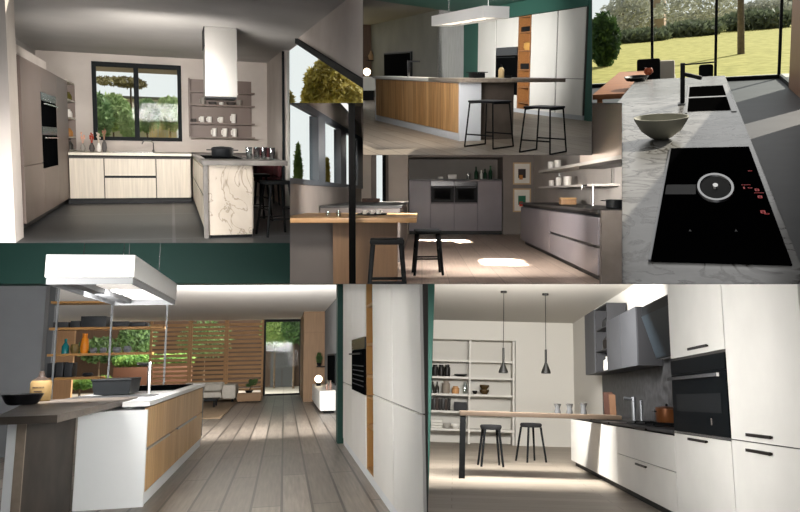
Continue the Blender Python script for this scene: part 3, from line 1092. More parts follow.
    R.part('control_panel', front('a', A, -1, dd[518] + .03, dd[496] - .03, oz1 - .19, oz1, .026), plain('dark oven fascia', '#22262a', .2), o)
    R.part('handle', front('a', A, -1, dd[518] + .1, dd[496] - .1, oz1 - .26, oz1 - .235, .02, .028), BLACK, o)
    # open oak shelf column
    c0, c1 = dd[530.5] + .006, dd[518] - .006
    oakd = planks('amber oak', '#9b6a3c', '#8c5d33', '#6a4526', 'd', .3, 3, .5, .002, .3)
    t = R.thing('open_shelf', 'tall open oak shelf column between white doors', 'shelf', (A, c0, pz))
    R.part('back_panel', MB().box(A + .28, A + .3, c0, c1, pz, tall), oakd, t)
    for q in (c0, c1 - .05):
        R.part('side_panel', MB().box(A - .015, A + .279, q, q + .05, pz, tall), oakd, t)
    zsh = [pz, P(524, 103.5, a=A).z, P(524, 88, a=A).z, P(524, 70.5, a=A).z, P(524, 51.5, a=A).z, P(524, 33, a=A).z, tall - .03]
    for z_ in zsh:
        R.part('shelf_board', MB().box(A - .01, A + .279, c0 + .052, c1 - .052, z_, z_ + .03), oakd, t)
    cm = (c0 + c1) / 2
    for z_, hh, mt, nm, lb in ((zsh[5], .12, BLACK, 'box', 'black box on the top shelf of the oak shelf column'),
                               (zsh[4], .2, plain('wicker tan', '#b98d4c', .8), 'basket', 'tan jar on the second shelf of the oak shelf column'),
                               (zsh[3], .14, BLACK, 'box', 'black box just above the island top in the oak shelf column')):
        nm = 'jar' if nm == 'basket' else nm
        m = MB()
        if nm == 'jar':
            m.lathe(A + .12, cm, sh([(0, 0), (.08, 0), (.11, .06), (.1, hh - .03), (.06, hh), (0, hh)], z_ + .032), 18, 1, 2)
        else:
            m.box(A + .03, A + .22, cm - .28, cm + .28, z_ + .032, z_ + .032 + hh, .01)
        R.one(nm, m, mt, lb, nm, (A + .12, cm, z_ + .032))
    R.one('plinth', MB().box(A - .004, A + .03, dd[585], dd[478], 0, pz - .004), grey, 'light grey plinth under the white tall units', 'plinth', (A, dd[585], 0))

    # --- television, sideboard and lamp by the far grey wall
    t0, t1 = P(412.5, 63, a=gx).y, P(385.5, 63, a=gx).y
    z0, z1 = P(400, 78, a=gx).z, P(398, 52.5, a=gx).z
    t = R.thing('television', 'black flat television on the grey wall behind the oak island', 'television', (gx, t0, z0))
    R.part('casing', MB().box(gx - .06, gx - .002, t0, t1, z0, z1), BLACK, t)
    R.part('screen', MB().box(gx - .066, gx - .0605, t0 + .05, t1 - .05, z0 + .04, z1 - .04), GLOSSBLK, t)
    sd = far - 3.2
    s0, s1 = P(362.5, 80, d=sd).x, P(375.5, 80, d=sd).x
    z0, z1 = P(368, 90.5, d=sd).z, P(368, 77, d=sd).z
    t = R.thing('sideboard', 'low white sideboard beyond the far end of the oak island', 'sideboard', ((s0 + s1) / 2, sd, 0))
    R.part('cabinet_box', MB().box(s0 - .5, s1, sd, far - .3, z0, z1), white, t)
    R.part('base', MB().box(s0 - .4, s1 - .05, sd + .05, far - .4, 0, z0 - .003), BLACK, t)
    q = P(367, 73, d=sd + .8)
    t = R.thing('globe_lamp', 'small glowing globe lamp on the white sideboard', 'lamp', (q.x, sd + .8, z1))
    R.part('base', MB().rod((q.x, sd + .8, z1 + .002), (q.x, sd + .8, z1 + .04), .07), BLACK, t)
    R.part('globe', MB().ball((q.x, sd + .8, z1 + .17), .13), plain('lit globe', '#fff2d8', .4, emit='#ffe9c4', estr=7), t)
    q = P(370.5, 60, d=far - .1)
    t = R.thing('wall_vase', 'small pale vase on the bracket over the globe lamp', 'vase', (q.x, far - .12, q.z))
    R.part('body', MB().lathe(q.x, far - .2, sh([(0, 0), (.08, 0), (.12, .15), (.05, .28), (.04, .34), (0, .34)], q.z), 16), plain('tan clay', '#8c7256', .7), t)
    R.part('bracket', MB().box(q.x - .15, q.x + .15, far - .3, far - .002, q.z - .03, q.z - .002), BLACK, t)

    # --- stools
    fb = P(543, 152.5, z=0)
    hb_ = P(543, 106, d=fb.y).z
    w = (P(561.5, 106, d=fb.y).x - P(524.5, 106, d=fb.y).x) / 2
    g = 'wire bar stools at the oak island'
    sled_stool(R, 'black wire bar stool under the tip of the bar top', (fb.x, fb.y, 0), math.radians(33), hb_, w / 1.5, w * 1.2 / 1.45, g)
    fa = P(489, 147, z=0)
    ha_ = P(489, 100.3, d=fa.y).z
    w = (P(507, 100, d=fa.y).x - P(468, 100, d=fa.y).x) / 2
    sled_stool(R, 'black wire bar stool in front of the white end panel', (fa.x, fa.y, 0), math.radians(30), ha_, w / 1.5, w * 1.2 / 1.45, g)

    # --- light
    R.area((4.2, 6.5, CH - .12), (6.5, 14, .5), 1.5, 40, (1, .97, .92))
    R.beam((4.1, 12.6, 1.6), (A, 18, 1.4), .9, .7, 48, (1, .97, .93), spread=70)
    R.beam((2.75, 8.6, 1.2), (a0, 12.5, .6), .6, .8, 22, (1, .95, .9), spread=100)
    R.daylight((370, 5, 585, 150), .62)
    return R

# ================================================================== KITCHEN 3: marble worktop with hob, garden behind full-height glass
def kitchen_marble_worktop():
    R = Room((697, 6), -.6, 2.0, [(592, -9, 622, 103), (622, -9, 810, 103), (622, 103, 810, 284)])
    P = R.P
    marble = veined('grey marble', '#92918e', '#72716e', '#45413c', 2.0, .25, .04, 5, 1.8)
    floorm = noisy('dark resin floor', '#3b3c3f', '#434447', 1.5, .5)
    woodo = planks('orange cedar', '#b4743f', '#a66838', '#7d4c26', 'a', .12, 2, .5, .004, .25)
    woodr = planks('brown wood panel', '#a5714a', '#996640', '#7a5032', 'z', .5, 4, .5, .004, .2)
    R.H = 2.0
    ctz = .90
    # counter
    c1 = P(724.5, 75.5, z=ctz)
    cl, cr = P(640, 75, z=ctz).x, P(800, 262, z=ctz).x
    near = P(710, 283.5, z=ctz).y - .3
    fx = P(779, 78.5, z=0)                                 # corner of the glass walls
    GD, GA = fx.y, fx.x
    R.struct('floor', MB().box(-4, 6, 2.5, GD + .3, -.08, 0), floorm)
    t = R.thing('kitchen_island', 'long grey marble island with hob and double sink', 'kitchen island', ((cl + cr) / 2, near, 0))
    R.part('carcass', MB().box(cl + .06, cr - .06, near + .1, c1.y - .08, .08, ctz - .05), plain('dark grey lacquer', '#3b3d40', .5), t)
    R.part('worktop', MB().box(cl, cr, near, c1.y, ctz - .048, ctz, .005), marble, t, label='veined grey marble worktop')
    R.part('plinth', MB().box(cl + .1, cr - .1, near + .15, c1.y - .15, 0, .078), BLACK, t)
    z = ctz + .002

    # --- induction hob with centre extractor
    h0, h1 = P(671, 149, z=z), P(749, 149, z=z)
    h2 = P(700, 263.2, z=z)
    x0, x1, y0, y1 = P(651, 262, z=z).x, P(791, 262, z=z).x, h2.y, h0.y
    t = R.thing('induction_hob', 'wide black glass hob with a round extractor in the marble', 'hob', ((x0 + x1) / 2, y0, z))
    R.part('glass_plate', MB().box(x0, x1, y0, y1, z, z + .008, .003), plain('hob glass', '#050506', .4, spec=0), t)
    R.part('edge_strip', MB().box(x0 - .012, x0 - .001, y0, y1, z, z + .011), plain('grey metal strip', '#6f7073', .35, .8), t)
    c = P(715.3, 189.3, z=z)
    kx = (P(734.5, 189, z=z).x - P(697, 189, z=z).x) / 2
    zt = z + .009
    R.part('satin_strip', MB().box(x0 + .012, c.x - kx - .005, c.y - kx * 1.55, c.y + kx * .85, zt, zt + .001), plain('satin grey band', '#1b1c1d', .6, spec=.1), t)
    ey = (P(715, 175.5, z=z).y - P(715, 204, z=z).y) / 2 / kx
    R.part('extractor_ring', MB().lathe(c.x, c.y, sh([(kx * .80, 0), (kx * .84, .012), (kx * .97, .014), (kx, .004), (kx, 0)], zt + .001), 40, 1, ey), plain('extractor steel', '#8d8e90', .3, 1), t)
    g = R.part('extractor_grille', MB().lathe(c.x, c.y, sh([(0, .006), (kx * .79, .006), (kx * .79, 0)], zt + .001), 40, 1, ey), plain('grille black', '#0a0a0b', .6, spec=.03), t)
    R.part('centre_knob', MB().lathe(c.x, c.y, sh([(0, .02), (kx * .14, .018), (kx * .17, .007)], zt + .001), 20, 1, ey), CHROME, g)
    red = plain('red display', '#8c2428', .5, emit='#d84040', estr=.25)
    dim = plain('dim marks', '#2c2c2d', .6)
    # red touch symbols: small rings, bars and digits along the right edge
    for k, (x, y, kind) in enumerate([(750, 171, 'o'), (744, 188, '1'), (750, 188, 'o'), (757, 190, '8'), (760, 197, '8'), (763, 212, '8'), (767, 214, 'o'), (746, 185, 'i'), (759, 193, 'i')]):
        q = P(x, y, z=zt)
        s_ = .013
        m = MB()
        zz = zt + .0005
        if kind == 'o':
            m.lathe(q.x, q.y, [(s_ * .7, zz), (s_ * .7, zz + .001), (s_, zz + .001), (s_, zz)], 16)
        elif kind == 'i':
            m.box(q.x - s_ * 2, q.x + s_ * 2, q.y - .004, q.y + .004, zz, zz + .001)
        elif kind == '1':
            m.box(q.x - .004, q.x + .004, q.y - s_ * 2, q.y + s_ * 2, zz, zz + .001)
        else:
            for dy in (-2, 0, 2):
                m.box(q.x - s_ * .7, q.x + s_ * .7, q.y + dy * s_ - .005, q.y + dy * s_ + .005, zz, zz + .001)
            for dx in (-1, 1):
                m.box(q.x + dx * s_ * .7 - .003, q.x + dx * s_ * .7 + .003, q.y - 2 * s_, q.y + 2 * s_, zz, zz + .001)
        R.part('touch_symbol', m, red, t)
    for x, y in ((690, 230.5), (736, 230.5)):
        q = P(x, y, z=zt)
        R.part('zone_mark', MB().prism([(q.x - .007, q.y - .02, zt + .0005), (q.x + .007, q.y - .02, zt + .0005), (q.x, q.y + .02, zt + .0005)], (0, 0, .001)), dim, t)

    # --- sink
    s0, s1, s2 = P(688.5, 98, z=z), P(729, 110.8, z=z), P(689, 86, z=z)
    r0, r1 = s0.x, P(727, 98, z=z).x
    yn, ym, yf = P(708, 110.8, z=z).y, P(708, 97.4, z=z).y, P(708, 86.2, z=z).y
    t = R.thing('sink', 'black double sink let into the marble worktop', 'sink', ((r0 + r1) / 2, yn, z))
    m = MB()
    m.box(r0 - .02, r0, yn - .15, yf + .1, z, z + .006).box(r1, r1 + .05, yn - .15, yf + .1, z, z + .006)
    R.part('rim', m, plain('sink rim', '#9a9a99', .35, .7), t)
    R.part('basin', MB().box(r0 + .002, r1 - .002, yn, ym - .06, z, z + .004), plain('black basin', '#050505', .8, spec=0), t)
    R.part('basin', MB().box(r0 + .002, r1 - .002, ym + .06, yf, z, z + .004), plain('black basin', '#050505', .8, spec=0), t)
    R.part('divider_rail', MB().box(r0, r1, ym - .055, ym + .055, z, z + .008), plain('sink rim', '#9a9a99', .35, .7), t)
    # --- tap
    q = P(682.5, 104, z=z)
    zt_ = P(682.5, 63, d=q.y).z
    w = 2.1 * q.y / F
    t = R.thing('kitchen_tap', 'matt black square tap beside the sink', 'tap', (q.x, q.y, z))
    R.part('base', MB().box(q.x - w * 1.8, q.x + w * 1.1, q.y - .12, q.y + .12, z, z + .012), plain('tap plate', '#3d3e40', .4), t)
    R.part('post', MB().box(q.x - w, q.x + w, q.y - w, q.y + w, z + .013, zt_, .008), BLACK, t)
    e = P(701.5, 78, d=q.y - .05)
    b = P(684, 74.3, d=q.y)
    R.part('spout', MB().bar((q.x + w, q.y, b.z), (e.x, q.y - .05, e.z), .05, .042), BLACK, t)
    l1 = P(713, 59, d=q.y + .9)
    R.part('lever', MB().bar((q.x + w, q.y, zt_ - .02), (q.x + .36, q.y + .02, zt_ - .012), .018, .016), BLACK, t)
    # --- bowl
    q = P(660, 142.5, z=z)
    kb = q.y / F
    R.one('bowl', MB().lathe(q.x, q.y + .2, sh([(0, 0), (7 * kb, 0), (10 * kb, 1.2 * kb), (19 * kb, 8 * kb), (25 * kb, 18 * kb), (26.3 * kb, 21.5 * kb), (25 * kb, 21.5 * kb), (22.5 * kb, 15.5 * kb), (16 * kb, 8 * kb), (0, 4 * kb)], z), 48),
          noisy('olive grey stoneware', '#a3a293', '#afae9f', 5, .55), 'large olive grey bowl on the marble worktop', 'bowl', (q.x, q.y + .2, z))

    # --- cedar table against the left side, tray, chairs
    w0 = P(597, 91, z=.78)
    wx0, wy0 = w0.x, P(610, 94, z=.78).y
    wy1 = P(628, 71.5, z=.78).y
    t = R.thing('side_table', 'low orange cedar table standing against the marble island', 'table', (wx0, wy0, 0))
    R.part('table_top', MB().box(wx0, cl - .02, wy0, wy1, .70, .78, .006), woodo, t)
    for xx in (wx0 + .1, cl - .14):
        for yy in (wy0 + .1, wy1 - .1):
            R.part('leg', MB().box(xx - .04, xx + .04, yy - .04, yy + .04, 0, .698), woodo, t)
    q = P(630, 79.5, z=z)
    R.one('tray', MB().lathe(q.x + .12, q.y - .2, sh([(0, 0), (.16, 0), (.2, .06), (.185, .06), (.15, .015), (0, .015)], z), 28, 1, 1.5), BLACK, 'black oval dish on the far corner of the marble worktop', 'dish', (q.x + .12, q.y - .2, z))
    def chair(x, y, yt, wpx, lb, d):
        p = P(x, y, d=d)
        k = d / F
        zt = P(x, yt, d=d).z
        t = R.thing('dining_chair', lb, 'chair', (p.x, d, 0), 0, 'black chairs beyond the marble island')
        hw = wpx * k / 2
        sz = .5
        R.part('seat', MB().box(-hw, hw, -.05, .55, sz - .06, sz, .03), BLACKW, t, local=True)
        R.part('backrest', MB().box(-hw, hw, -.12, -.06, sz + .02, zt, .05), BLACKW, t, local=True)
        for sx in (-1, 1):
            R.part('back_post', MB().rod((sx * hw * .7, -.09, sz - .03), (sx * hw * .7, -.09, sz + .1), .018), BLACKW, t, local=True)
            for yy in (-.02, .5):
                R.part('leg', MB().rod((sx * hw * .9, yy, 0), (sx * hw * .8, yy, sz - .06), .015, .02), BLACKW, t, local=True)
        return t
    chair(648.8, 66, 58.5, 21, 'black chair beyond the island, behind the orange bowl', wy1 + .4)
    chair(706, 66, 64, 12.5, 'black chair beyond the island, right of the tap', c1.y + 1.6)
    q = P(649.5, 73.5, z=z)
    q.y -= .3
    kb = q.y / F
    t = R.thing('fruit_bowl', 'small copper orange bowl at the far end of the worktop', 'bowl', (q.x, q.y, z))
    R.part('body', MB().lathe(q.x, q.y, sh([(0, 0), (2 * kb, 0), (4.2 * kb, 2.4 * kb), (4 * kb, 5 * kb), (3 * kb, 6.5 * kb), (2.7 * kb, 6.3 * kb), (3.5 * kb, 4.5 * kb), (3.4 * kb, 2.4 * kb), (0, .6 * kb)], z), 24), plain('copper orange', '#a8583a', .4), t)
    k = wy1 + 1.8
    p = P(666, 66, d=k)
    t = R.thing('armchair', 'cream armchair between the black chairs, by the glass', 'chair', (p.x, k, 0))
    cm = plain('cream fabric', '#c9c3b2', .8)
    hw = 8 * k / F
    R.part('seat', MB().box(-hw, hw, 0, .7, .2, .48, .06), cm, t, local=True)
    R.part('backrest', MB().box(-hw, hw, -.15, .0, .3, P(666, 60, d=k).z, .06), cm, t, local=True)
    for sx in (-1, 1):
        R.part('leg', MB().rod((sx * hw * .8, .1, 0), (sx * hw * .8, .1, .2), .02), BLACKW, t, local=True)
        R.part('leg', MB().rod((sx * hw * .8, .6, 0), (sx * hw * .8, .6, .2), .02), BLACKW, t, local=True)

    # --- glass walls
    CHT = 3.3
    w = R.thing('window_1', 'x', 'x', (0, GD, 0))
    del w['label'], w['category']
    w['kind'] = 'structure'
    xs = [-4.0, P(652, 40, d=GD).x, P(716, 40, d=GD).x, GA]
    R.part('bottom_rail', MB().box(-4, GA + .06, GD, GD + .12, 0, .1), BLACK, w)
    R.part('top_rail', MB().box(-4, GA + .06, GD, GD + .12, CHT - .1, CHT - .005), BLACK, w)
    for x in xs[1:]:
        R.part('mullion', MB().box(x - .035, x + .035, GD, GD + .12, .102, CHT - .102), BLACK, w)
    for u0, u1 in zip(xs[:-1], xs[1:]):
        R.part('glass_pane', MB().box(u0 + .04, u1 - .04, GD + .05, GD + .056, .102, CHT - .102), PANE, w)
    sy = P(789.5, 88.5, a=GA).y
    w = R.thing('window_2', 'x', 'x', (GA, GD, 0))
    del w['label'], w['category']
    w['kind'] = 'structure'
    R.part('bottom_rail', MB().box(GA, GA + .08, sy, GD - .002, 0, .1), BLACK, w)
    R.part('glass_pane', MB().box(GA + .03, GA + .036, sy, GD - .002, .102, CHT - .01), PANE, w)
    R.struct('wall_right', MB().box(GA - .02, GA + .25, 6, sy - .01, 0, CHT), woodr)
    R.struct('wall_left', MB().box(-4.2, -4.02, 3, GD, 0, CHT), plain('cream wall', '#a8a49c', .9))
    R.struct('ceiling', MB().box(-4.2, 6, 2.5, GD + .2, CHT, CHT + .1), plain('white ceiling', '#c4c2be', .9))

    # --- garden
    R.struct('terrace', MB().box(-9, 12, GD + .31, GD + 2.0, -.14, -.06), noisy('pale stone paving', '#dcd6ca', '#e6e0d4', 2, .9))
    R.struct('terrain', MB().box(-22, 26, GD + 2.01, 100, -.2, -.1), LAWN)
    def grow(x, y, d, rx, rz, mt, lb, nm='garden_bush', n=900, size=None, tr=.05):
        c = P(x, y, d=d)
        k = d / F
        c.z = max(c.z, rz * k * .8 - .1)
        return tree(R, nm, lb, (c.x, d, -.1), max(.6, c.z), [(c, (rx * k, rx * k * .7, rz * k))], n, mt, BARK, size or .006 * d, 'planting beyond the lawn', trunk_r=tr)
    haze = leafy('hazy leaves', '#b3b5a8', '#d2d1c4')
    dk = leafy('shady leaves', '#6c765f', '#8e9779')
    grow(604, 40, 31, 15, 26, G2, 'deep green tree left of the glass wall', 'garden_tree', 2200, .13)
    grow(640, 42, 54, 28, 6, dk, 'low dark hedge plant left, at the end of the lawn', n=1000)
    grow(690, 41, 58, 30, 7, dk, 'low dark hedge plant in the middle, at the end of the lawn', n=1000)
    grow(757, 40, 63, 36, 9, dk, 'low dark hedge plant right, at the end of the lawn', n=1200)
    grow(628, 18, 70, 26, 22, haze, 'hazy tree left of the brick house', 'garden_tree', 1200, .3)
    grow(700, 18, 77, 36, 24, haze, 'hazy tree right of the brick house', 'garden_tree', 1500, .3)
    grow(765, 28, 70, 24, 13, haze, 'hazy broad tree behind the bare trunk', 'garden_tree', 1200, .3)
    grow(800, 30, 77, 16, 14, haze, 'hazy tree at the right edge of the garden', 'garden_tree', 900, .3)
    b0, b1 = P(741, 54, z=-.1), P(740, -4, d=P(741, 54, z=-.1).y)
    k = b0.y / F
    t = R.thing('tree_trunk', 'bare brown tree trunk on the lawn behind the right pane', 'tree', (b0.x, b0.y, -.1))
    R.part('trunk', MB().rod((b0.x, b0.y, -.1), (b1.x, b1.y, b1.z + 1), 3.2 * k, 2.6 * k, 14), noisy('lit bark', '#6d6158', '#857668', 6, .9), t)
    R.part('branch', MB().rod((b1.x, b1.y, b1.z), (b1.x + 6 * k, b1.y, b1.z + 10 * k), 1.3 * k, .5 * k), BARK, t)
    # brick house beyond
    hd = 84
    x0, x1 = P(634, 15, d=hd).x, P(664, 15, d=hd).x
    t = R.thing('house', 'hazy orange brick house far beyond the lawn', 'house', ((x0 + x1) / 2, hd, -.1))
    R.part('wall', MB().box(x0, x1, hd, hd + 6, -.1, P(650, -8, d=hd).z), tiles('pale brick', '#b38b72', '#a97f66', '#c2ada0', 1.2, .9, .08, .5, .4), t)
    for xx in (640, 650, 659):
        q = P(xx, 12, d=hd)
        R.part('window', MB().box(q.x - .35, q.x + .35, hd - .06, hd - .01, q.z - .7, q.z + .9), plain('pale window', '#cfd2cf', .4), t)
    x0, x1 = P(618, 15, d=hd).x, P(636, 15, d=hd).x
    t = R.thing('house', 'white pavilion with a low roof left of the brick house', 'house', ((x0 + x1) / 2, hd - 3, -.1))
    R.part('wall', MB().box(x0, x1, hd - 3, hd - 1, -.1, P(630, 16, d=hd).z), plain('pale render', '#b9b6b4', .9), t)
    R.part('roof', MB().prism([(x0 - .6, hd - 3.5, P(630, 16, d=hd).z + .01), (x1 + .6, hd - 3.5, P(630, 16, d=hd).z + .01), ((x0 + x1) / 2, hd - 3.5, P(630, 10, d=hd).z)], (0, 3, 0)), plain('dark roof', '#80756c', .8), t)
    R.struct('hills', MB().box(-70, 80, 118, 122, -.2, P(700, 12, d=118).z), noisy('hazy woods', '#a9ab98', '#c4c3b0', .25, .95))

    # --- light: the sun stands beyond the garden, to the right
    R.daylight((625, 110, 795, 275), .3)
    sun = bpy.data.lights.new('sun', 'SUN')
    sun.energy = 8.0
    sun.angle = math.radians(.6)
    sun.color = (1, .93, .8)
    so = bpy.data.objects.new('sun', sun)
    COL.objects.link(so)
    so.rotation_euler = (R.R @ Vector((-.42, -.8, -.42))).to_track_quat('-Z', 'Y').to_euler()
    return R

# ================================================================== KITCHEN 4: mauve grey fronts, sunlit boards, wooden bar and black pole
def kitchen_sunlit_boards():
    R = Room((422, 193), 0, 1.10, [(290, 103, 363, 155), (290, 155, 363, 284), (363, 155, 592, 284), (592, 155, 622, 284), (592, 103, 622, 155)])
    P = R.P
    beige = noisy('beige plaster', '#b5aba0', '#c2b8ad', 1, .85)
    greyw = noisy('taupe grey wall', '#77706b', '#837c76', 1, .85)
    niche = noisy('dark niche wall', '#86817c', '#918c86', 1, .85)
    mauve = noisy('mauve grey lacquer', '#6f6a6e', '#787377', 1.3, .38)
    mauve2 = plain('mauve edge', '#5a565a', .5)
    floorm = planks('pale ash boards', '#c9b5a5', '#bba696', '#998677', 'd', .34, 5, .45, .005, .18)
    topb = noisy('anthracite top', '#2d2c2c', '#383736', 6, .4)
    stone = noisy('brown grey stone gable', '#57514b', '#67605a', 4, .6)
    ash = planks('honey ash', '#c29c6c', '#b68f5f', '#9c7850', 'a', .2, 3, .45, .002, .2)
    ashv = planks('ash panel', '#a5805c', '#987351', '#7c5e42', 'z', .3, 3, .5, .002, .2)
    plinth = plain('black plinth', '#141516', .5)

    A = P(600, 284, z=0).x                                  # fronts of the right run
    D = P(455, 234.5, z=0).y                                # fronts of the back units
    LW = P(361, 165, d=D + .2).x                            # left wall
    RWx = P(533, 200, d=D + .2).x                           # backsplash wall on the right
    CH = 3.4
    # --- shell
    R.struct('floor', MB().box(-9, RWx + .2, 3, D + 7, -.08, 0), floorm)
    n0, n1 = P(408.5, 200, d=D).x, P(502.5, 200, d=D).x
    BW = D + .02
    ntop = P(455, 157, d=BW).z
    m = MB().box(n1 + .01, RWx + .1, BW, BW + 1.6, 0, CH)
    R.struct('wall_back', m, greyw)
    o0 = P(388.5, 180, d=BW).x
    R.struct('wall_back', MB().box(o0, n0 - .01, BW, BW + 1.6, 0, CH), beige)
    R.struct('wall_back', MB().box(n0 - .01, n1 + .01, BW + 1.4, BW + 1.6, 0, CH), niche)
    R.struct('wall_back', MB().box(n0 - .01, n1 + .01, BW, BW + 1.39, ntop, CH), greyw)
    R.struct('wall_right', MB().box(RWx, RWx + .12, 3.2, BW, 0, CH), noisy('pale splashback', '#a8a29c', '#b3ada7', 1, .6))
    # left: lit column, bright opening with a far window
    c0, c1 = P(364, 180, d=BW + .3).x, P(371, 180, d=BW + .3).x
    R.struct('wall_left', MB().box(LW - .2, c1, BW + .3, BW + .5, 0, CH), beige)
    w0, w1 = P(371, 180, d=BW + .4).x, P(376, 180, d=BW + .4).x
    R.struct('wall_back', MB().box(c1, w1, BW + .5, BW + .6, 0, CH), greyw)
    FD = D + 6
    w = R.thing('window_2', 'x', 'x', (w1, FD, 0))
    del w['label'], w['category']
    w['kind'] = 'structure'
    f0, f1 = P(376, 180, d=FD).x, P(386, 180, d=FD).x
    R.part('window_frame', MB().box(f1 - .12, f1, FD - .1, FD, 0, CH).box(f0 - .4, f0 - .3, FD - .1, FD, 0, CH), DARKFRAME, w)
    R.part('glass_pane', MB().box(f0 - .3, f1 - .12, FD - .05, FD - .044, 0, CH), PANE, w)
    R.struct('wall_back', MB().box(f1, f1 + 1.6, FD - .1, FD, 0, CH), greyw)
    R.struct('wall_back', MB().box(LW - .6, f0 - .4, FD - .1, FD, 0, CH), beige)
    R.struct('ceiling', MB().box(LW - .3, RWx + .12, 4, BW + 1.6, CH, CH + .1), beige)

    # --- left wall with the sloping window
    sill0, sill1 = P(288, 183, a=LW), P(360, 189, a=LW)
    tp0, tp1 = P(303.6, 102, a=LW), P(361, 138, a=LW)
    sz = (sill0.z + sill1.z) / 2
    k = (tp0.z - tp1.z) / (tp0.y - tp1.y)
    top = lambda y: tp1.z + (y - tp1.y) * k
    y0, y1 = sill0.y - 1.2, tp1.y
    m = MB().box(LW - .14, LW, 4, BW + .3, 0, sz).box(LW - .14, LW, y1, BW + .3, sz, CH + .05)
    R.struct('wall_left', m, greyw)
    m = MB().prism([(LW, y0 - .2, top(y0 - .2)), (LW, y1, top(y1)), (LW, y1, top(y0) + .6), (LW, y0 - .2, top(y0) + .6)], (-.14, 0, 0))
    R.struct('wall_left', m, beige)
    w = R.thing('window_1', 'x', 'x', (LW, (y0 + y1) / 2, sz))
    del w['label'], w['category']
    w['kind'] = 'structure'
    m = MB().bar((LW + .0, y0, top(y0) - .07), (LW + .0, y1, top(y1) - .05), .07, .1)
    m.box(LW - .1, LW + .05, y0, y1, sz, sz + .07)
    ym = [P(319.5, 150, a=LW).y, P(341, 150, a=LW).y, P(358.5, 150, a=LW).y]
    R.part('window_frame', m, plain('blue grey frame', '#4a4f54', .5), w)
    for x0_, x1_ in ((316, 323), (339, 344.5), (356.5, 361.5)):
        q0, q1 = P(x0_, 150, a=LW).y, P(x1_, 150, a=LW).y
        R.part('mullion', MB().prism([(LW - .1, q0, sz + .07), (LW - .1, q1, sz + .07), (LW - .1, q1, top(q1) - .1), (LW - .1, q0, top(q0) - .1)], (.14, 0, 0)), plain('blue grey frame', '#4a4f54', .5), w)
    R.part('glass_pane', MB().prism([(LW - .05, y0, sz + .07), (LW - .05, y1, sz + .07), (LW - .05, y1, top(y1) - .1), (LW - .05, y0, top(y0) - .1)], (-.006, 0, 0)), PANE, w)
    # outside it: two slim trees
    R.struct('terrain', MB().box(-14, LW - .15, 6, D + 12, -.3, -.2), noisy('pale paving', '#c9c3b8', '#d4cfc5', 2, .9))
    for x, y, ry, rx, mt, lb in ((298, 165, 22, 5.5, G1, 'slim green cypress outside, in the nearest pane of the sloping window'), (327, 172, 14, 2.3, G3, 'slim yellow green cypress outside, in the middle pane of the sloping window')):
        d = 24
        c = P(x, y, d=d)
        kk = d / F
        tree(R, 'garden_tree', lb, (c.x, d, -.2), c.z + .2, [(c, (rx * kk, rx * kk, ry * kk))], 1200, mt, BARK, .09, 'cypresses outside the sloping window', 'cone', .04)

    # --- back units in the niche
    xs = [P(x, 205, d=D).x for x in (409, 430.7, 454.2, 477.7, 502)]
    tz = P(455, 180.3, d=D).z
    oz0, oz1 = P(455, 202.5, d=D).z, tz - .03
    grp = 'mauve grey units in the niche'
    cb = lambda i, lb, f, nm='tall_cabinet': cabinet(R, nm, lb, grp, 'd', D, 1, xs[i], xs[i + 1], .1, tz, .6, mauve2, f)[0]
    cb(0, 'mauve grey cupboard left of the twin ovens', [('door', xs[0], xs[1], .1, tz - .03, mauve)])
    for i, side in ((1, 'left'), (2, 'right')):
        cb(i, f'mauve grey unit under the {side} of the twin ovens', [('door', xs[i], xs[i + 1], .1, oz0 - .04, mauve)])
        o = R.thing('oven', f'{side} one of the twin black ovens side by side in the niche', 'oven', ((xs[i] + xs[i + 1]) / 2, D, oz0), 0, 'twin ovens in the niche')
        R.part('oven_door', MB().box(xs[i] + .01, xs[i + 1] - .01, D - .022, D - .001, oz0, oz1 - .12), plain('grey oven glass', '#121315', .4, spec=.06), o)
        R.part('window', MB().box(xs[i] + .1, xs[i + 1] - .1, D - .026, D - .0225, oz0 + .08, oz1 - .2), GLOSSBLK, o)
        R.part('control_panel', MB().box(xs[i] + .01, xs[i + 1] - .01, D - .022, D - .001, oz1 - .115, oz1), plain('dark oven fascia', '#22262a', .2), o)
        R.part('handle', MB().box(xs[i] + .05, xs[i + 1] - .05, D - .06, D - .04, oz1 - .165, oz1 - .145), plain('grey handle', '#55565a', .5), o)
    cb(3, 'mauve grey cupboard right of the twin ovens', [('door', xs[3], xs[4], .1, tz - .03, mauve)])
    R.one('worktop', MB().box(xs[0], xs[4], D - .02, BW + 1.38, tz + .003, tz + .035), topb, 'dark top running over the niche units', 'worktop', (xs[0], D, tz))
    R.one('plinth', MB().box(xs[0], xs[4], D + .03, D + .1, 0, .096), plinth, 'black plinth under the niche units', 'plinth', (xs[0], D, 0))
    # things on top
    z = tz + .037
    dd = D + .4
    kk = dd / F
    def onniche(x, w_, h_, mt, lb, nm, kind='lathe', sh_=None):
        q = P(x, 178, d=dd)
        m = MB()
        r, h = w_ / 2 * kk, h_ * kk
        if kind == 'box':
            m.box(q.x - r, q.x + r, dd - .15, dd + .15, z, z + h, .015)
        elif kind == 'bottle':
            m.lathe(q.x, dd, sh([(0, 0), (r, 0), (r, h * .55), (r * .4, h * .72), (r * .4, h), (0, h)], z), 16)
        else:
            m.lathe(q.x, dd, sh(cup_profile(r, h, .9), z), 18)
        R.one(nm, m, mt, lb, nm, (q.x, dd, z), 'things on the niche top')
    gbot = plain('dark green bottle glass', '#1f3a2a', .2)
    onniche(440.5, 5, 2.2, WHITECER, 'low white box at the left on the niche top', 'box', 'box')
    onniche(452, 9, 4.6, WHITECER, 'white box with rounded corners on the niche top', 'box', 'box')
    onniche(468.3, 3.6, 6, TUMBLER, 'clear jar on the niche top beside the green bottles', 'jar')
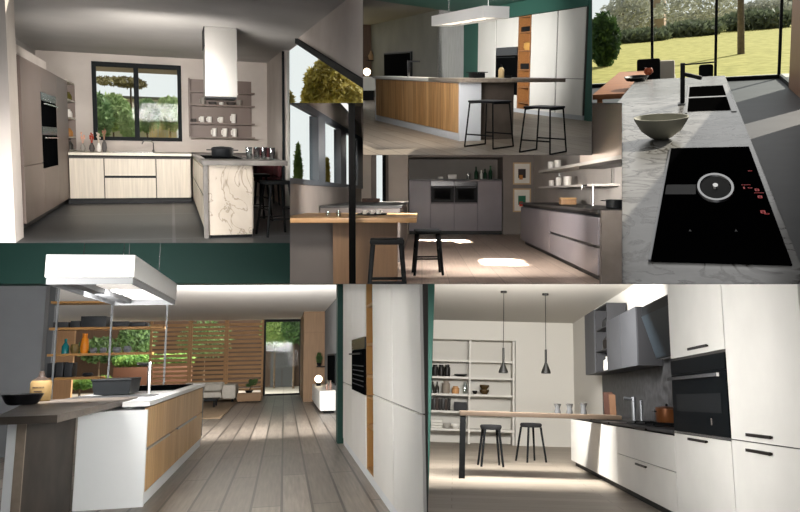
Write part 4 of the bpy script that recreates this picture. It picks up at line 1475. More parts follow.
    onniche(476, 4, 12.5, gbot, 'leftmost tall green bottle on the niche top', 'bottle', 'bottle')
    onniche(481.3, 3, 9, WHITECER, 'small white bottle between the green bottles', 'bottle', 'bottle')
    onniche(485, 3.6, 10.5, gbot, 'middle green bottle on the niche top', 'bottle', 'bottle')
    onniche(490.5, 4, 13.5, gbot, 'rightmost and tallest green bottle on the niche top', 'bottle', 'bottle')

    # --- pictures
    for (ya, yb, c1_, c2_, lb) in ((162.5, 184.5, '#3a3432', '#b9783c', 'upper of two framed prints on the grey wall'), (188.5, 212, '#2f6b52', '#c8402e', 'lower of two framed prints on the grey wall')):
        p0, p1 = P(513, yb, d=BW - .03), P(531, ya, d=BW - .03)
        t = R.thing('framed_picture', lb, 'picture', ((p0.x + p1.x) / 2, BW, p0.z), 0, 'framed prints on the grey wall')
        f = .035
        m = MB().box(p0.x, p0.x + f, BW - .035, BW - .002, p0.z, p1.z).box(p1.x - f, p1.x, BW - .035, BW - .002, p0.z, p1.z)
        m.box(p0.x + f, p1.x - f, BW - .035, BW - .002, p0.z, p0.z + f).box(p0.x + f, p1.x - f, BW - .035, BW - .002, p1.z - f, p1.z)
        R.part('frame', m, plain('ash frame', '#c4a883', .5), t)
        R.part('mount', MB().box(p0.x + f, p1.x - f, BW - .02, BW - .002, p0.z + f, p1.z - f), plain('paper mount', '#e4dfd4', .8), t)
        cx, cz = (p0.x + p1.x) / 2, (p0.z + p1.z) / 2
        R.part('print', MB().box(cx - .1, cx + .1, BW - .023, BW - .0205, cz - .12, cz + .12), plain('print ' + c1_, c1_, .8), t)
        R.part('print', MB().box(cx - .07, cx + .02, BW - .026, BW - .0235, cz - .16, cz - .04), plain('print ' + c2_, c2_, .8), t)

    # --- right run
    d0, d1 = P(600, 245, a=A).y, P(521.6, 225, a=A).y
    tzr = P(600, 209.8, a=A).z
    ctop = tzr
    dm = P(550.5, 230, a=A).y
    hz0, hz1 = P(600, 249, a=A).z, P(600, 245.8, a=A).z
    grp = 'mauve grey base units along the splashback'
    t, _ = cabinet(R, 'drawer_cabinet', 'mauve grey unit of wide drawers next to the stone gable', grp, 'a', A, -1, d0, dm, .1, ctop - .09, .75, mauve2,
                   [('drawer', d0, dm, .1, hz0, mauve), ('drawer', d0, dm, hz1, ctop - .1, mauve)])
    R.part('grip_groove', front('a', A, -1, d0 + .02, dm - .02, hz0 + .004, hz1 - .004, .006), BLACK, t)
    cabinet(R, 'base_cabinet', 'mauve grey cupboard at the far end of the splashback run', grp, 'a', A, -1, dm, d1, .1, ctop - .09, .75, mauve2, [('door', dm, d1, .1, ctop - .1, mauve)])
    R.one('plinth', MB().box(A + .08, A + .5, d0, d1, 0, .096), plinth, 'black plinth under the mauve grey right run', 'plinth', (A, d0, 0))
    gx = P(622.5, 240, d=d0 - .1).x
    R.one('gable_panel', MB().box(A - .005, gx + .2, d0 - .1, d0 - .006, 0, ctop - .004), stone, 'brown grey stone gable closing the near end of the right run', 'panel', (A, d0, 0))
    wt = R.thing('worktop', 'dark top of the right run below the white shelves', 'worktop', (A, d0, ctop - .035))
    R.part('top', MB().box(A - .03, RWx - .002, d0, d1 + .02, ctop - .035, ctop), topb, wt)
    R.part('shadow_rail', MB().box(A + .02, A + .06, d0, d1, ctop - .085, ctop - .038), BLACK, wt)
    z = ctop + .002
    # pot, box, tap
    am = (A + RWx) / 2
    q = P(614, 203, a=A + .35)
    k2 = q.y / F
    t = R.thing('cooking_pot', 'black cooking pot on the dark top near the stone gable', 'pot', (q.x, q.y, z))
    R.part('body', MB().lathe(q.x, q.y, sh([(0, 0), (7.2 * k2, 0), (8 * k2, 1 * k2), (8.2 * k2, 8.5 * k2), (8.6 * k2, 9 * k2), (7.6 * k2, 9 * k2), (0, 7 * k2)], z), 28), BLACK, t)
    R.part('handle', MB().box(q.x - 13 * k2, q.x - 8 * k2, q.y - .03, q.y + .03, z + 7.4 * k2, z + 8.4 * k2), BLACK, t)
    R.part('handle', MB().box(q.x + 8 * k2, q.x + 12 * k2, q.y - .03, q.y + .03, z + 7.4 * k2, z + 8.4 * k2), BLACK, t)
    q = P(567.5, 203, a=A + .4)
    k2 = q.y / F
    t = R.thing('wooden_box', 'small pale wooden box on the dark top', 'box', (q.x, q.y, z))
    R.part('body', MB().box(q.x - 7.5 * k2, q.x + 7.5 * k2, q.y - .12, q.y + .12, z, z + 5.2 * k2, .006), ashv, t)
    R.part('lid', MB().box(q.x - 7.7 * k2, q.x + 7.7 * k2, q.y - .125, q.y + .125, z + 5.3 * k2, z + 7 * k2, .006), ash, t)
    q = P(593, 205, a=A + .5)
    zt = P(593, 186, d=q.y).z
    t = R.thing('kitchen_tap', 'thin steel tap between the wooden box and the black pot', 'tap', (q.x, q.y, z))
    R.part('post', MB().rod((q.x, q.y, z), (q.x, q.y, zt), .02), CHROME, t)
    R.part('spout', MB().path([(q.x, q.y, zt - .01), (q.x - .05, q.y, zt + .02), (q.x - .16, q.y, zt + .01), (q.x - .18, q.y, zt - .05)], .015), CHROME, t)
    # white shelves
    wm = plain('white shelf', '#cfcac3', .5)
    sa = RWx - .42
    e0 = P(538.4, 174, a=sa)
    u0 = P(590, 162.5, a=sa)
    uz = (e0.z + u0.z) / 2
    t = R.thing('wall_shelf', 'upper white shelf that thickens into the hood box', 'shelf', (sa, u0.y, uz))
    y_n = P(622.5, 150, a=sa).y - .4
    R.part('shelf_board', MB().box(sa, RWx - .002, y_n, e0.y, uz, uz + .05), wm, t)
    hx = P(578, 160, a=sa).y
    R.part('hood_underside', MB().box(sa + .02, RWx - .01, y_n, hx, uz - .05, uz - .003), plain('dark hood filter', '#4c4a47', .4, .3), t)
    R.part('hood_box', MB().box(sa + .03, RWx - .002, y_n, hx, uz + .053, uz + .9), plain('warm white box', '#cabdb0', .7), t)
    e1, u1 = P(538.4, 188.3, a=sa), P(592, 186, a=sa)
    lz = P(560, 187.3, a=sa).z
    t = R.thing('wall_shelf', 'lower thin white shelf with cups and a pot', 'shelf', (sa, e1.y, lz))
    R.part('shelf_board', MB().box(sa, RWx - .002, u1.y, e1.y, lz, lz + .035), wm, t)
    for yy in (u1.y + .3, e1.y - .4):
        R.part('bracket', MB().box(RWx - .05, RWx - .004, yy - .02, yy + .02, lz + .037, uz - .004 if yy > hx else uz - .06), CHROME, t)
    grp = 'white crockery on the white shelves'
    for x, s_, r_, h_, lb in ((551, 0, 3.3, 8, 'left white canister on the upper white shelf'), (557.7, 0, 3.3, 8.4, 'right white canister on the upper white shelf'),
                              (551.5, 1, 2.7, 6, 'first white cup on the lower white shelf'), (558.5, 1, 3, 8.5, 'white jug in the middle of the lower white shelf'),
                              (567.5, 1, 4, 9, 'white pot at the near end of the lower white shelf')):
        zz = (uz + .052) if s_ == 0 else (lz + .037)
        q = P(x, 178, a=sa + .16)
        k2 = q.y / F
        R.one('canister' if s_ == 0 else 'cup', MB().lathe(q.x, q.y, sh(cup_profile(r_ * k2, h_ * k2, .95), zz), 20), WHITECER, lb, 'canister' if s_ == 0 else 'cup', (q.x, q.y, zz), grp)

    # --- bar table with panel support, grey peninsula behind
    bz = .82
    nf = P(411, 218, z=bz)
    bn = nf.y
    ff = P(422, 213, z=bz)
    bx1 = (nf.x + ff.x) / 2
    t = R.thing('bar_table', 'honey wood bar table behind the black pole', 'table', (bx1, bn, 0))
    lx = max(P(289, 217, d=bn).x - .6, LW + .01)
    th = .055
    R.part('table_top', MB().box(lx, bx1, bn, ff.y, bz - th, bz, .004), ash, t)
    s0, s1 = P(333, 245, d=bn + .3).x, P(397.5, 245, d=bn + .3).x
    R.part('support_panel', MB().box(s0, s1, bn + .3, bn + .42, 0, bz - th - .003), ashv, t)
    pd0, pd1 = ff.y + .7, ff.y + 6.5
    px0, px1 = P(290, 245, d=pd0).x - .3, P(400, 208, d=pd0 + .6).x
    pz = P(400, 204.5, d=pd1).z
    t = R.thing('kitchen_peninsula', 'dark grey low peninsula behind the honey wood bar', 'kitchen island', (px0, pd0, 0))
    R.part('carcass', MB().box(LW + .02, px1, pd0 + .6, pd1, 0, .86), noisy('dark taupe lacquer', '#5c5552', '#645d59', 1, .5), t)
    R.part('top', MB().box(LW + .02, px1 + .03, pd0 + .57, pd1 + .02, .863, .9), topb, t)
    R.one('side_cabinet', MB().box(px0, s0 - .02, bn + .5, bn + .9, 0, bz - th - .004), noisy('taupe board', '#5f5a58', '#68625f', 1, .5), 'plain grey cupboard back under the left of the honey wood bar', 'cabinet', (px0, bn + .5, 0))
    z = .903
    q = P(371, 203, d=pd1 - 1.2)
    t = R.thing('wooden_crate', 'dark brown crate on the grey peninsula', 'box', (q.x, pd1 - 1.2, z))
    kk = (pd1 - 1.2) / F
    cm = plain('dark walnut', '#3f2a20', .6)
    R.part('body', MB().box(q.x - 8.5 * kk, q.x + 8.5 * kk, pd1 - 1.35, pd1 - 1.05, z, z + 3.8 * kk, .008), cm, t)
    R.part('handle', MB().box(q.x - 3 * kk, q.x + 3 * kk, pd1 - 1.37, pd1 - 1.352, z + 2 * kk, z + 3 * kk), BLACK, t)
    # on the bar
    z = bz + .002
    q = P(372, 214.8, z=z)
    kk = q.y / F
    R.one('serving_tray', MB().lathe(q.x, q.y, sh([(0, 0), (14 * kk, 0), (15.5 * kk, 1.3 * kk), (14.8 * kk, 1.3 * kk), (13.5 * kk, .4 * kk), (0, .4 * kk)], z), 36, 1, 1.6), BLACK, 'black oval tray with cups on the honey wood bar', 'tray', (q.x, q.y, z))
    for x, lb in ((364.5, 'left white cup on the black tray'), (372, 'middle white cup on the black tray'), (378.5, 'right white cup on the black tray')):
        qq = P(x, 214.8, d=q.y)
        c = R.thing('cup', lb, 'cup', (qq.x, q.y, z + .5 * kk), 0, 'cups on the black tray')
        zz = z + .55 * kk
        R.part('body', MB().lathe(qq.x, q.y, sh(cup_profile(2.5 * kk, 4.3 * kk, .75), zz), 18), WHITECER, c)
        R.part('handle', MB().path([(qq.x + 2.3 * kk, q.y, zz + 3.6 * kk), (qq.x + 3.6 * kk, q.y, zz + 3 * kk), (qq.x + 2.1 * kk, q.y, zz + 1.2 * kk)], .006, 6), WHITECER, c)
    for x, lb in ((328, 'clear glass at the left on the honey wood bar'), (338.5, 'clear glass nearest the black pole on the honey wood bar')):
        q = P(x, 216.6, z=z)
        kk = q.y / F
        R.one('drinking_glass', MB().lathe(q.x, q.y, sh([(0, 0), (1.9 * kk, 0), (2.4 * kk, 6 * kk), (2.2 * kk, 6 * kk), (1.7 * kk, .6 * kk), (0, .6 * kk)], z), 16), TUMBLER, lb, 'glass', (q.x, q.y, z), 'glasses on the honey wood bar')
    # black pole in front of the bar
    pd = bn - .25
    q = P(352.2, 200, d=pd)
    R.one('pole', MB().box(q.x - 3.2 * pd / F, q.x + 3.2 * pd / F, pd - .03, pd + .03, 0, CH), plain('pole black', '#060606', .7, spec=.02), 'black square floor-to-ceiling pole in front of the wooden bar', 'pole', (q.x, pd, 0))

    # --- stools
    f = P(427.5, 274, z=0)
    hs = P(428.5, 229.5, d=f.y).z
    kk = f.y / F
    g = 'black stools at the honey wood bar'
    stool(R, 'bar_stool', 'black bar stool standing clear of the bar end', (f.x, f.y, 0), .08, hs, 10.5 * kk, 14 * kk, BLACKW, 'square', .05, .021, (.22, .34), g, seat_r=13 * kk)
    f2y = bn - 1.0
    q = P(387, 238.5, d=f2y)
    kk = f2y / F
    stool(R, 'bar_stool', 'black bar stool in front of the wooden bar panel', (q.x, f2y, 0), .05, q.z, 14 * kk, 19 * kk, BLACKW, 'square', .05, .024, (.24, .38), g, seat_r=17 * kk)

    # --- light: daylight, and sunshine through the sloping window
    R.daylight((372, 160, 585, 280), 4.0, (1, .96, .92))
    R.daylight((293, 106, 360, 150), 40.0, (1, .96, .92))
    R.area((.4, 9.4, 1.36), (.7, 18, .7), 1.8, 190, (1, .95, .9), .2)
    q = P(597, 128, d=6.3)
    R.beam((q.x, 6.3, q.z), (RWx - .4, 8.4, q.z + .12), .1, .16, 340, (1, .93, .87), spread=90)
    R.beam((.2, 6.6, 1.05), (RWx, 9.5, 1.2), .7, .4, 22, (1, .94, .88), spread=70)
    R.area((-.98, 6.6, 1.7), (-.8, 9.4, .8), .3, 40, (1, .93, .84), .3)
    R.beam((-.75, 6.4, 1.3), (LW, 9.5, 2.3), .25, .4, 40, (1, .95, .92), spread=80)
    R.beam((LW + .12, 16.6, 2.1), (1.0, 16.4, 0), 1.0, 1.7, 130, spread=4)
    R.beam((LW + .1, 12.2, 2.1), (1.5, 11.2, 0), 1.3, .6, 190, spread=4)
    return R

# ================================================================== KITCHEN 5: oak drawers, green portal, slatted screen at the back
def kitchen_green_portal():
    R = Room((284, 358), -.9, 1.27, [(-9, 243, 290, 284), (-9, 284, 290, 521), (290, 284, 428, 521)])
    P = R.P
    green = plain('deep green paint', '#21413a', .6)
    greyw = noisy('slate plaster', '#5c5e60', '#686a6c', .8, .85)
    whitec = plain('white ceiling paint', '#d9d7d3', .9)
    floorm = planks('weathered oak boards', '#857c72', '#6a6259', '#2c2824', 'd', .26, 3.4, .36, .012, .45)
    oak = planks('oak drawer fronts', '#d0ab78', '#c49c68', '#a5814f', 'z', .2, 3, .5, .003, .3)
    white = noisy('white resin', '#d6d5d0', '#deddd8', 1.2, .45)
    whitep = noisy('white panel', '#cfd3d6', '#d8dbdd', 1, .5)
    stone = noisy('brown stone laminate', '#2a2520', '#3a332d', 3.5, .6, detail=10)
    bart = planks('dark elm top', '#6d635a', '#5f564e', '#4a433c', 'a', .25, 3, .45, .002, .4)
    barend = noisy('elm end grain', '#8d8174', '#7b7064', 8, .6)
    shelfw = plain('amber shelf oak', '#9c7442', .5)
    woodw = planks('tan wood wall', '#8d6f4f', '#836546', '#6c5239', 'z', .4, 4, .6, .003, .2)

    A = P(344, 443.6, z=0).x
    da = lambda x, y=388: P(x, y, a=A).y
    PD = da(344) + .02                                     # the green portal
    BD = P(220, 397.5, z=0).y                              # slatted screen
    CH = P(220, 320, d=BD).z
    # --- shell
    R.struct('floor', MB().box(-13, 5, 2.6, BD + .1, -.08, 0), floorm)
    lin_z = P(150, 283.5, d=PD).z
    gx0 = P(337.5, 370, d=PD).x
    R.struct('wall_portal', MB().box(-12, 4, PD, PD + .3, lin_z, lin_z + 1.6), green)
    R.struct('wall_portal', MB().box(gx0, A + 1, PD, PD + .3, 0, lin_z - .002), green)
    R.struct('ceiling', MB().box(-12, 4, PD + .31, BD + .2, CH, CH + .1), whitec)
    gw = P(45, 330, d=PD + .4).x
    gw2 = P(53, 330, d=PD + 2.5).x
    R.struct('wall_left', MB().box(-13, gw, PD + .32, PD + .5, 0, CH - .002), greyw)
    R.struct('wall_left', MB().box(-13, gw2, PD + 2.5, PD + 2.7, 0, CH - .002), plain('charcoal wall', '#3f4143', .8))
    RW = P(325, 360, d=P(325, 401.5, z=0).y).x
    wd = P(315, 401.5, z=0).y
    R.struct('wall_right', MB().box(RW, RW + .12, PD + .32, wd + .1, 0, CH - .002), plain('mid grey wall', '#7c7d7e', .85))
    wx0 = P(303.5, 360, d=wd).x
    R.struct('wall_back', MB().box(wx0, RW, wd, BD, 0, CH - .002), woodw)
    R.struct('wall_right', MB().box(A + .62, A + .74, 2.7, PD, 0, 3.0), green)
    R.struct('ceiling', MB().box(-12, 4, 3.2, PD, lin_z + 1.0, lin_z + 1.1), green)

    # --- slatted screen, glass door
    xa, xb, xc, xd = P(149, 355, d=BD).x, P(189.5, 355, d=BD).x, P(226, 355, d=BD).x, P(263.5, 355, d=BD).x
    slat = noisy('cedar slats', '#b8926a', '#a27d58', 3, .7, (1, 8, 8))
    for k, (u0, u1, lb) in enumerate(((xa, xb, 'cedar slat screen panel next to the open garden view'), (xb, xc, 'middle cedar slat screen panel behind the sofa'), (xc, xd, 'cedar slat screen panel next to the glass door'))):
        t = R.thing('slat_screen', lb, 'screen', ((u0 + u1) / 2, BD + .1, 0), 0, 'slat screen panels')
        R.part('post', MB().box(u0, u0 + .07, BD + .02, BD + .14, 0, CH - .01), slat, t)
        R.part('post', MB().box(u1 - .07, u1 - .002, BD + .02, BD + .14, 0, CH - .01), slat, t)
        n = 17
        st = (CH - .12) / n
        for i in range(n):
            z = .06 + i * st
            R.part('slat', MB().box(u0 + .072, u1 - .072, BD + .05, BD + .09, z, z + st * (.62 if i > 3 else .48)), slat, t)
    w = R.thing('door_1', 'x', 'x', (xd, BD, 0))
    del w['label'], w['category']
    w['kind'] = 'structure'
    x0, x1 = xd + .002, P(301.5, 355, d=BD).x
    f = .07
    R.part('door_frame', MB().box(x0, x0 + f, BD, BD + .1, 0, CH - .004).box(x1 - f, x1, BD, BD + .1, 0, CH - .004).box(x0 + f, x1 - f, BD, BD + .1, CH - .09, CH - .004).box(x0 + f, x1 - f, BD, BD + .1, 0, .06), BLACK, w)
    R.part('glass_pane', MB().box(x0 + f, x1 - f, BD + .04, BD + .046, .062, CH - .092), PANE, w)
    # left of the screen: a brown wall and open view
    bw1 = P(73, 355, d=BD).x
    R.struct('wall_back', MB().box(-12, bw1, BD + .02, BD + .2, 0, CH - .004), planks('pale ply wall', '#c49a70', '#b88e64', '#9c7550', 'z', .5, 4, .6, .003, .15))

    # --- garden beyond
    R.struct('terrace', MB().box(-16, 8, BD + .22, BD + 14, -.12, -.04), planks('grey deck', '#b5aca2', '#a89f95', '#8a8279', 'a', .5, 5, .7, .02, .15))
    R.struct('wall_garden', MB().box(-16, 8, BD + 9, BD + 9.2, -.04, 3.5), planks('brown garden fence', '#5b4433', '#4f3b2c', '#33261c', 'z', .4, 4, .8, .01, .25))
    gd = BD + 2.2
    p0, p1 = P(113, 375, d=gd).x, P(150, 375, d=gd).x
    z0, z1 = P(130, 367.5, d=gd).z, P(130, 355.5, d=gd).z
    t = R.thing('planter', 'long terracotta planter with a clipped hedge outside', 'planter', ((p0 + p1) / 2, gd, -.04))
    R.part('box', MB().box(p0, p1 + 1.4, gd, gd + .6, -.04, z0, .01), plain('terracotta', '#5f4030', .8), t)
    m = MB()
    for i in range(16):
        m.leaves((p0 + (p1 + 1.4 - p0) * (i + .5) / 16, gd + .3, (z0 + z1) / 2 + .03), (.2, .26, (z1 - z0) / 2), 330, .06)
    R.part('hedge', m, G5, t)
    for x, y, d, rx, rz, mt, lb in ((138, 338, BD + 5, 18, 14, G2, 'feathery dark tree over the clipped hedge'), (80, 384, BD + 1.2, 11, 4, G5, 'low bright bush seen under the lowest shelf, left'),
                                    (104, 382, BD + 3.6, 9, 5, G5, 'low bright bush seen under the lowest shelf, right'), (100, 350, BD + 6, 20, 12, G2, 'dark tree behind the shelf bottles'),
                                    (275, 330, BD + 7.5, 15, 16, G1, 'leafy tree left, over the fence outside the glass door'), (294, 328, BD + 6.4, 12, 16, G2, 'leafy tree right, over the fence outside the glass door'),
                                    (205, 340, BD + 6, 26, 18, G2, 'dark tree behind the middle of the slat screen')):
        c = P(x, y, d=d)
        k = d / F
        tree(R, 'garden_tree' if rz > 8 else 'garden_bush', lb, (c.x, d, -.04), max(.3, c.z), [(c, (rx * k, rx * k * .6, rz * k))], 1100, mt, BARK, .1, 'greenery outside the slat screen', trunk_r=.05)
    gate = P(282, 370, d=BD + 8.5)
    kk = (BD + 8.5) / F
    t = R.thing('garden_gate', 'dark grey garden gate outside the glass door', 'gate', (gate.x, BD + 8.5, -.04))
    for s_ in (-1, 1):
        R.part('leaf', MB().box(gate.x + (s_ - 1) * 5.5 * kk + .01, gate.x + (s_ + 1) * 5.5 * kk - .01, BD + 8.5, BD + 8.56, -.03, P(282, 347, d=BD + 8.5).z), plain('dark gate', '#4d4c4c', .7), t)

    # --- tall white units on the right
    ed = [da(x) for x in (424.8, 395, 374.8, 367.4, 353.4, 344.3)]
    tall = 2.36
    sz = P(400, 404.5, a=A).z
    pz = P(352, 452, a=A).z
    pz = .09
    grp = 'white tall units in the green portal'
    def tallu(i, lb, fr):
        return cabinet(R, 'tall_cabinet', lb, grp, 'a', A, -1, ed[i], ed[i + 1], pz, tall, .58, GAP, [('door', ed[i], ed[i + 1], a, b, white) for a, b in fr], g=.013)[0]
    tallu(0, 'white tall unit nearest the viewer in the green portal', [(pz, sz - .006), (sz + .006, tall)])
    tallu(1, 'white tall unit beside the open shelf column in the portal', [(pz, sz - .006), (sz + .006, tall)])
    o0, o1 = P(360, 392, a=A).z, P(360, 338.5, a=A).z
    tallu(3, 'white tall unit holding the ribbed black oven', [(pz, o0 - .006), (o1 + .006, tall)])
    tallu(4, 'white tall unit at the far end, against the green jamb', [(pz, sz - .006), (sz + .006, tall)])
    o = R.thing('oven', 'black oven with a ribbed reflection among the white units', 'oven', (A, (ed[3] + ed[4]) / 2, o0))
    R.part('oven_door', front('a', A, -1, ed[3] + .03, ed[4] - .03, o0, o1 - .13, .024), GLOSSBLK, o)
    R.part('control_panel', front('a', A, -1, ed[3] + .03, ed[4] - .03, o1 - .125, o1, .026), plain('dark oven fascia', '#22262a', .2), o)
    R.part('handle', MB().bar((A - .06, ed[3] + .12, o1 - .18), (A - .06, ed[4] - .12, o1 - .18), .02, .02), BLACK, o)
    for i in range(5):
        z = o0 + .08 + i * (o1 - o0 - .35) / 5
        R.part('rack_line', front('a', A, -1, ed[3] + .15, ed[4] - .15, z, z + .012, .002, .0245), plain('rack line', '#26282b', .6), o)
    c0, c1 = ed[2] + .004, ed[3] - .004
    t = R.thing('open_shelf', 'narrow open oak shelf column between white doors in the portal', 'shelf', (A, c0, pz))
    R.part('back_panel', MB().box(A + .34, A + .36, c0, c1, pz, tall), shelfw, t)
    for q in (c0, c1 - .03):
        R.part('side_panel', MB().box(A - .01, A + .339, q, q + .03, pz, tall), shelfw, t)
    zz = [pz] + [P(371, y, a=A).z for y in (429, 399, 378, 345.5, 306)] + [tall - .03]
    for z in zz:
        R.part('shelf_board', MB().box(A - .008, A + .339, c0 + .031, c1 - .031, z, z + .028), shelfw, t)
    cm = (c0 + c1) / 2
    for z, h_, lb in ((zz[3], .18, 'dark jar in the open shelf column at oven height'), (zz[5], .2, 'dark jar on the top visible board of the shelf column')):
        R.one('jar', MB().lathe(A + .1, cm, sh([(0, 0), (.07, 0), (.085, .05), (.08, h_ - .03), (.05, h_), (0, h_)], z + .03), 18, 1, 1.8), BLACK, lb, 'jar', (A + .1, cm, z + .03), 'jars in the shelf column')
    R.one('plinth', MB().box(A - .012, A + .4, ed[0], ed[5], 0, pz - .004), whitep, 'white plinth under the tall units in the portal', 'plinth', (A, ed[0], 0))

    # --- island
    n = P(142.6, 507, z=0)
    ia, i0 = n.x, n.y
    i1 = P(201.7, 443.5, a=ia).y
    itop = P(142.6, 403, a=ia).z
    ix0 = P(76, 450, d=i0).x
    BX, BY = P(138, 396.5, z=itop + .012).x, P(138, 396.5, z=itop + .012).y
    lowz = itop - .075
    t = R.thing('kitchen_island', 'white kitchen island with oak drawers along the board floor', 'kitchen island', (ia, (i0 + i1) / 2, 0))
    R.part('end_panel', MB().box(ix0, ia, i0, i0 + .05, 0, lowz), whitep, t, label='plain white end panel')
    R.part('carcass', MB().box(ix0, ia - .03, i0 + .052, i1 - .052, .1, lowz), whitep, t)
    R.part('end_panel', MB().box(ix0, ia, i1 - .05, i1, .14, itop - .045), plain('grey end', '#5d6266', .5), t)
    R.part('plinth', MB().box(ix0 + .05, ia - .012, i0 + .055, i1 - .15, 0, .098), whitep, t)
    R.part('worktop', MB().box(ix0 - .4, ia + .02, BY + .006, i1 + .02, itop - .042, itop, .003), plain('white worktop', '#d5d6d6', .3), t)
    R.part('top_edge', MB().box(BX + .012, ia + .018, i0, BY + .004, itop - .042, itop - .002), plain('white worktop', '#d5d6d6', .3), t)
    R.part('foot', MB().box(ia - .12, ia - .04, i1 - .12, i1 - .052, 0, .098), plain('steel foot', '#6f7478', .3, .8), t)
    im = P(177.5, 420, a=ia).y
    zb, zm = .14, P(160, 440, a=ia).z
    gm = plain('steel grip', '#9b9ea0', .35, .9)
    for u0, u1 in ((i0 + .055, im), (im, i1 - .055)):
        R.part('drawer', front('a', ia - .03, 1, u0 + .004, u1 - .004, .11, zm - .008, .024), oak, t)
        d_ = R.part('drawer', front('a', ia - .03, 1, u0 + .004, u1 - .004, zm + .008, itop - .06, .024), oak, t)
        R.part('grip', MB().box(ia - .02, ia + .012, u0 + .02, u0 + (u1 - u0) * .68, zm - .012, zm + .006), gm, d_)
    z = itop + .002
    # hob and sink set in the white top
    q0, q1 = P(150, 387.5, z=z), P(188, 379, z=z)
    R.one('induction_hob', MB().box(ia - 1.0, ia - .12, i1 - 2.3, i1 - .3, z, z + .006), GLOSSBLK, 'black glass hob on the far half of the white island', 'hob', (ia - .5, i1 - 1.2, z))
    R.one('sink', MB().box(ia - .95, ia - .12, BY + .12, BY + .6, z, z + .005), plain('sink dark', '#4a4b4c', .35), 'dark sink inset just behind the bar top', 'sink', (ia - .5, BY + .3, z))
    q = P(149, 383, d=(BY + 1.0))
    zt = P(149, 362, d=(BY + 1.0)).z
    t = R.thing('kitchen_tap', 'round steel tap post on the white island', 'tap', (q.x, (BY + 1.0), z))
    R.part('post', MB().rod((q.x, (BY + 1.0), z), (q.x, (BY + 1.0), zt), .022), CHROME, t)
    R.part('spout', MB().rod((q.x, (BY + 1.0), zt - .03), (q.x - .2, i1 - 2.6, zt - .02), .018), CHROME, t)
    # bar top
    bz = itop + .012
    b0 = P(57.5, 415, z=bz)
    b1 = P(138, 396.5, z=bz)
    bxr = (b0.x + b1.x) / 2
    bxr = b0.x
    lx = P(-6, 417, d=b0.y).x
    t = R.thing('bar_counter', 'dark elm bar counter with stone leg panel in front of the island', 'counter', (bxr, b0.y, 0))
    th = P(57, 415, d=b0.y).z - P(57, 422.7, d=b0.y).z
    slope = (b1.x - b0.x) / (b1.y - b0.y)
    pts = [(lx, b0.y), (b0.x, b0.y), (b1.x, b1.y), (lx - .5, b1.y)]
    R.part('counter_top', MB().prism([(x, y, bz - th) for x, y in pts], (0, 0, th)), bart, t)
    l0 = P(23.5, 470, d=b0.y + .35).x
    l1 = i0 - .003
    R.part('leg_panel', MB().box(l0 - .06, l0, b0.y + .352, l1, 0, bz - th - .002), stone, t, label='brown stone leg panel')
    R.part('panel_edge', MB().box(l0 - .06, l0, b0.y + .33, b0.y + .35, 0, bz - th - .002), barend, t)
    R.part('panel_back', MB().box(l0 - .12, l0 - .062, b0.y + .33, l1, 0, bz - th - .002), whitep, t)
    z = bz + .002
    q = P(22, 404.5, z=z)
    k = q.y / F
    R.one('bowl', MB().lathe(q.x, q.y, sh([(0, 0), (11 * k, 0), (13 * k, 1.5 * k), (17 * k, 9 * k), (16 * k, 9 * k), (11.5 * k, 2 * k), (0, 1.4 * k)], z), 40), plain('matt black', '#121215', .45), 'matt black bowl on the dark elm bar counter', 'bowl', (q.x, q.y, z))
    q = P(40, 401, z=z)
    k = q.y / F
    t = R.thing('bottle', 'cream labelled stoneware bottle behind the black bowl', 'bottle', (q.x, q.y, z))
    R.part('body', MB().lathe(q.x, q.y, sh([(0, 0), (8 * k, 0), (8.7 * k, 1 * k), (8.7 * k, 16 * k), (7.5 * k, 18 * k), (0, 18 * k)], z), 28), plain('kraft label', '#6e5a38', .7), t)
    R.part('neck', MB().lathe(q.x, q.y, sh([(7.6 * k, 18.05 * k), (3 * k, 21 * k), (2.2 * k, 23.5 * k), (2.2 * k, 26 * k), (0, 26 * k)], z), 20), plain('brown neck', '#2a221d', .35), t)
    m = MB()
    # two dark printed lines on the label
    for dz, w_ in ((12, .75), (8.7, .5), (6.5, .55)):
        for i in range(9):
            a = -math.pi / 2 + (i - 4) * .17 * w_
            m.box(q.x + 8.75 * k * math.cos(a) - .35 * k, q.x + 8.75 * k * math.cos(a) + .35 * k, q.y + 8.75 * k * math.sin(a) - .002, q.y + 8.75 * k * math.sin(a) + .002, z + (dz - .6) * k, z + (dz + .6) * k)
    R.part('label_print', m, plain('label ink', '#3a2e22', .7), t)
    q = P(116.5, 393.5, z=z)
    k = q.y / F
    t = R.thing('cooking_pot', 'dark square roasting pot at the end of the bar counter', 'pot', (q.x, q.y, z))
    m = MB().prism([(q.x - 14.5 * k, q.y - .25, z), (q.x + 14.5 * k, q.y - .25, z), (q.x + 16.2 * k, q.y - .27, z + 12 * k), (q.x - 16.2 * k, q.y - .27, z + 12 * k)], (0, .55, 0))
    R.part('body', m, plain('slate enamel', '#0f1214', .5), t)
    R.part('lid', MB().box(q.x - 16.8 * k, q.x + 16.8 * k, q.y - .29, q.y + .29, z + 12.05 * k, z + 13.6 * k, .006), plain('slate enamel', '#0f1214', .5), t)

    # --- hood
    hb = P(134, 277, a=ia)
    hd, ha = hb.y, hb.x
    h1 = P(176, 306, a=ia).y
    hz1, hz0 = P(134, 255, d=hd).z, hb.z
    hl = P(134, 284, d=hd).z
    hx0 = P(45.5, 266, d=hd).x
    t = R.thing('cooker_hood', 'large white box hood hanging over the oak drawer island', 'cooker hood', ((hx0 + ha) / 2, hd, hz0))
    th = .02
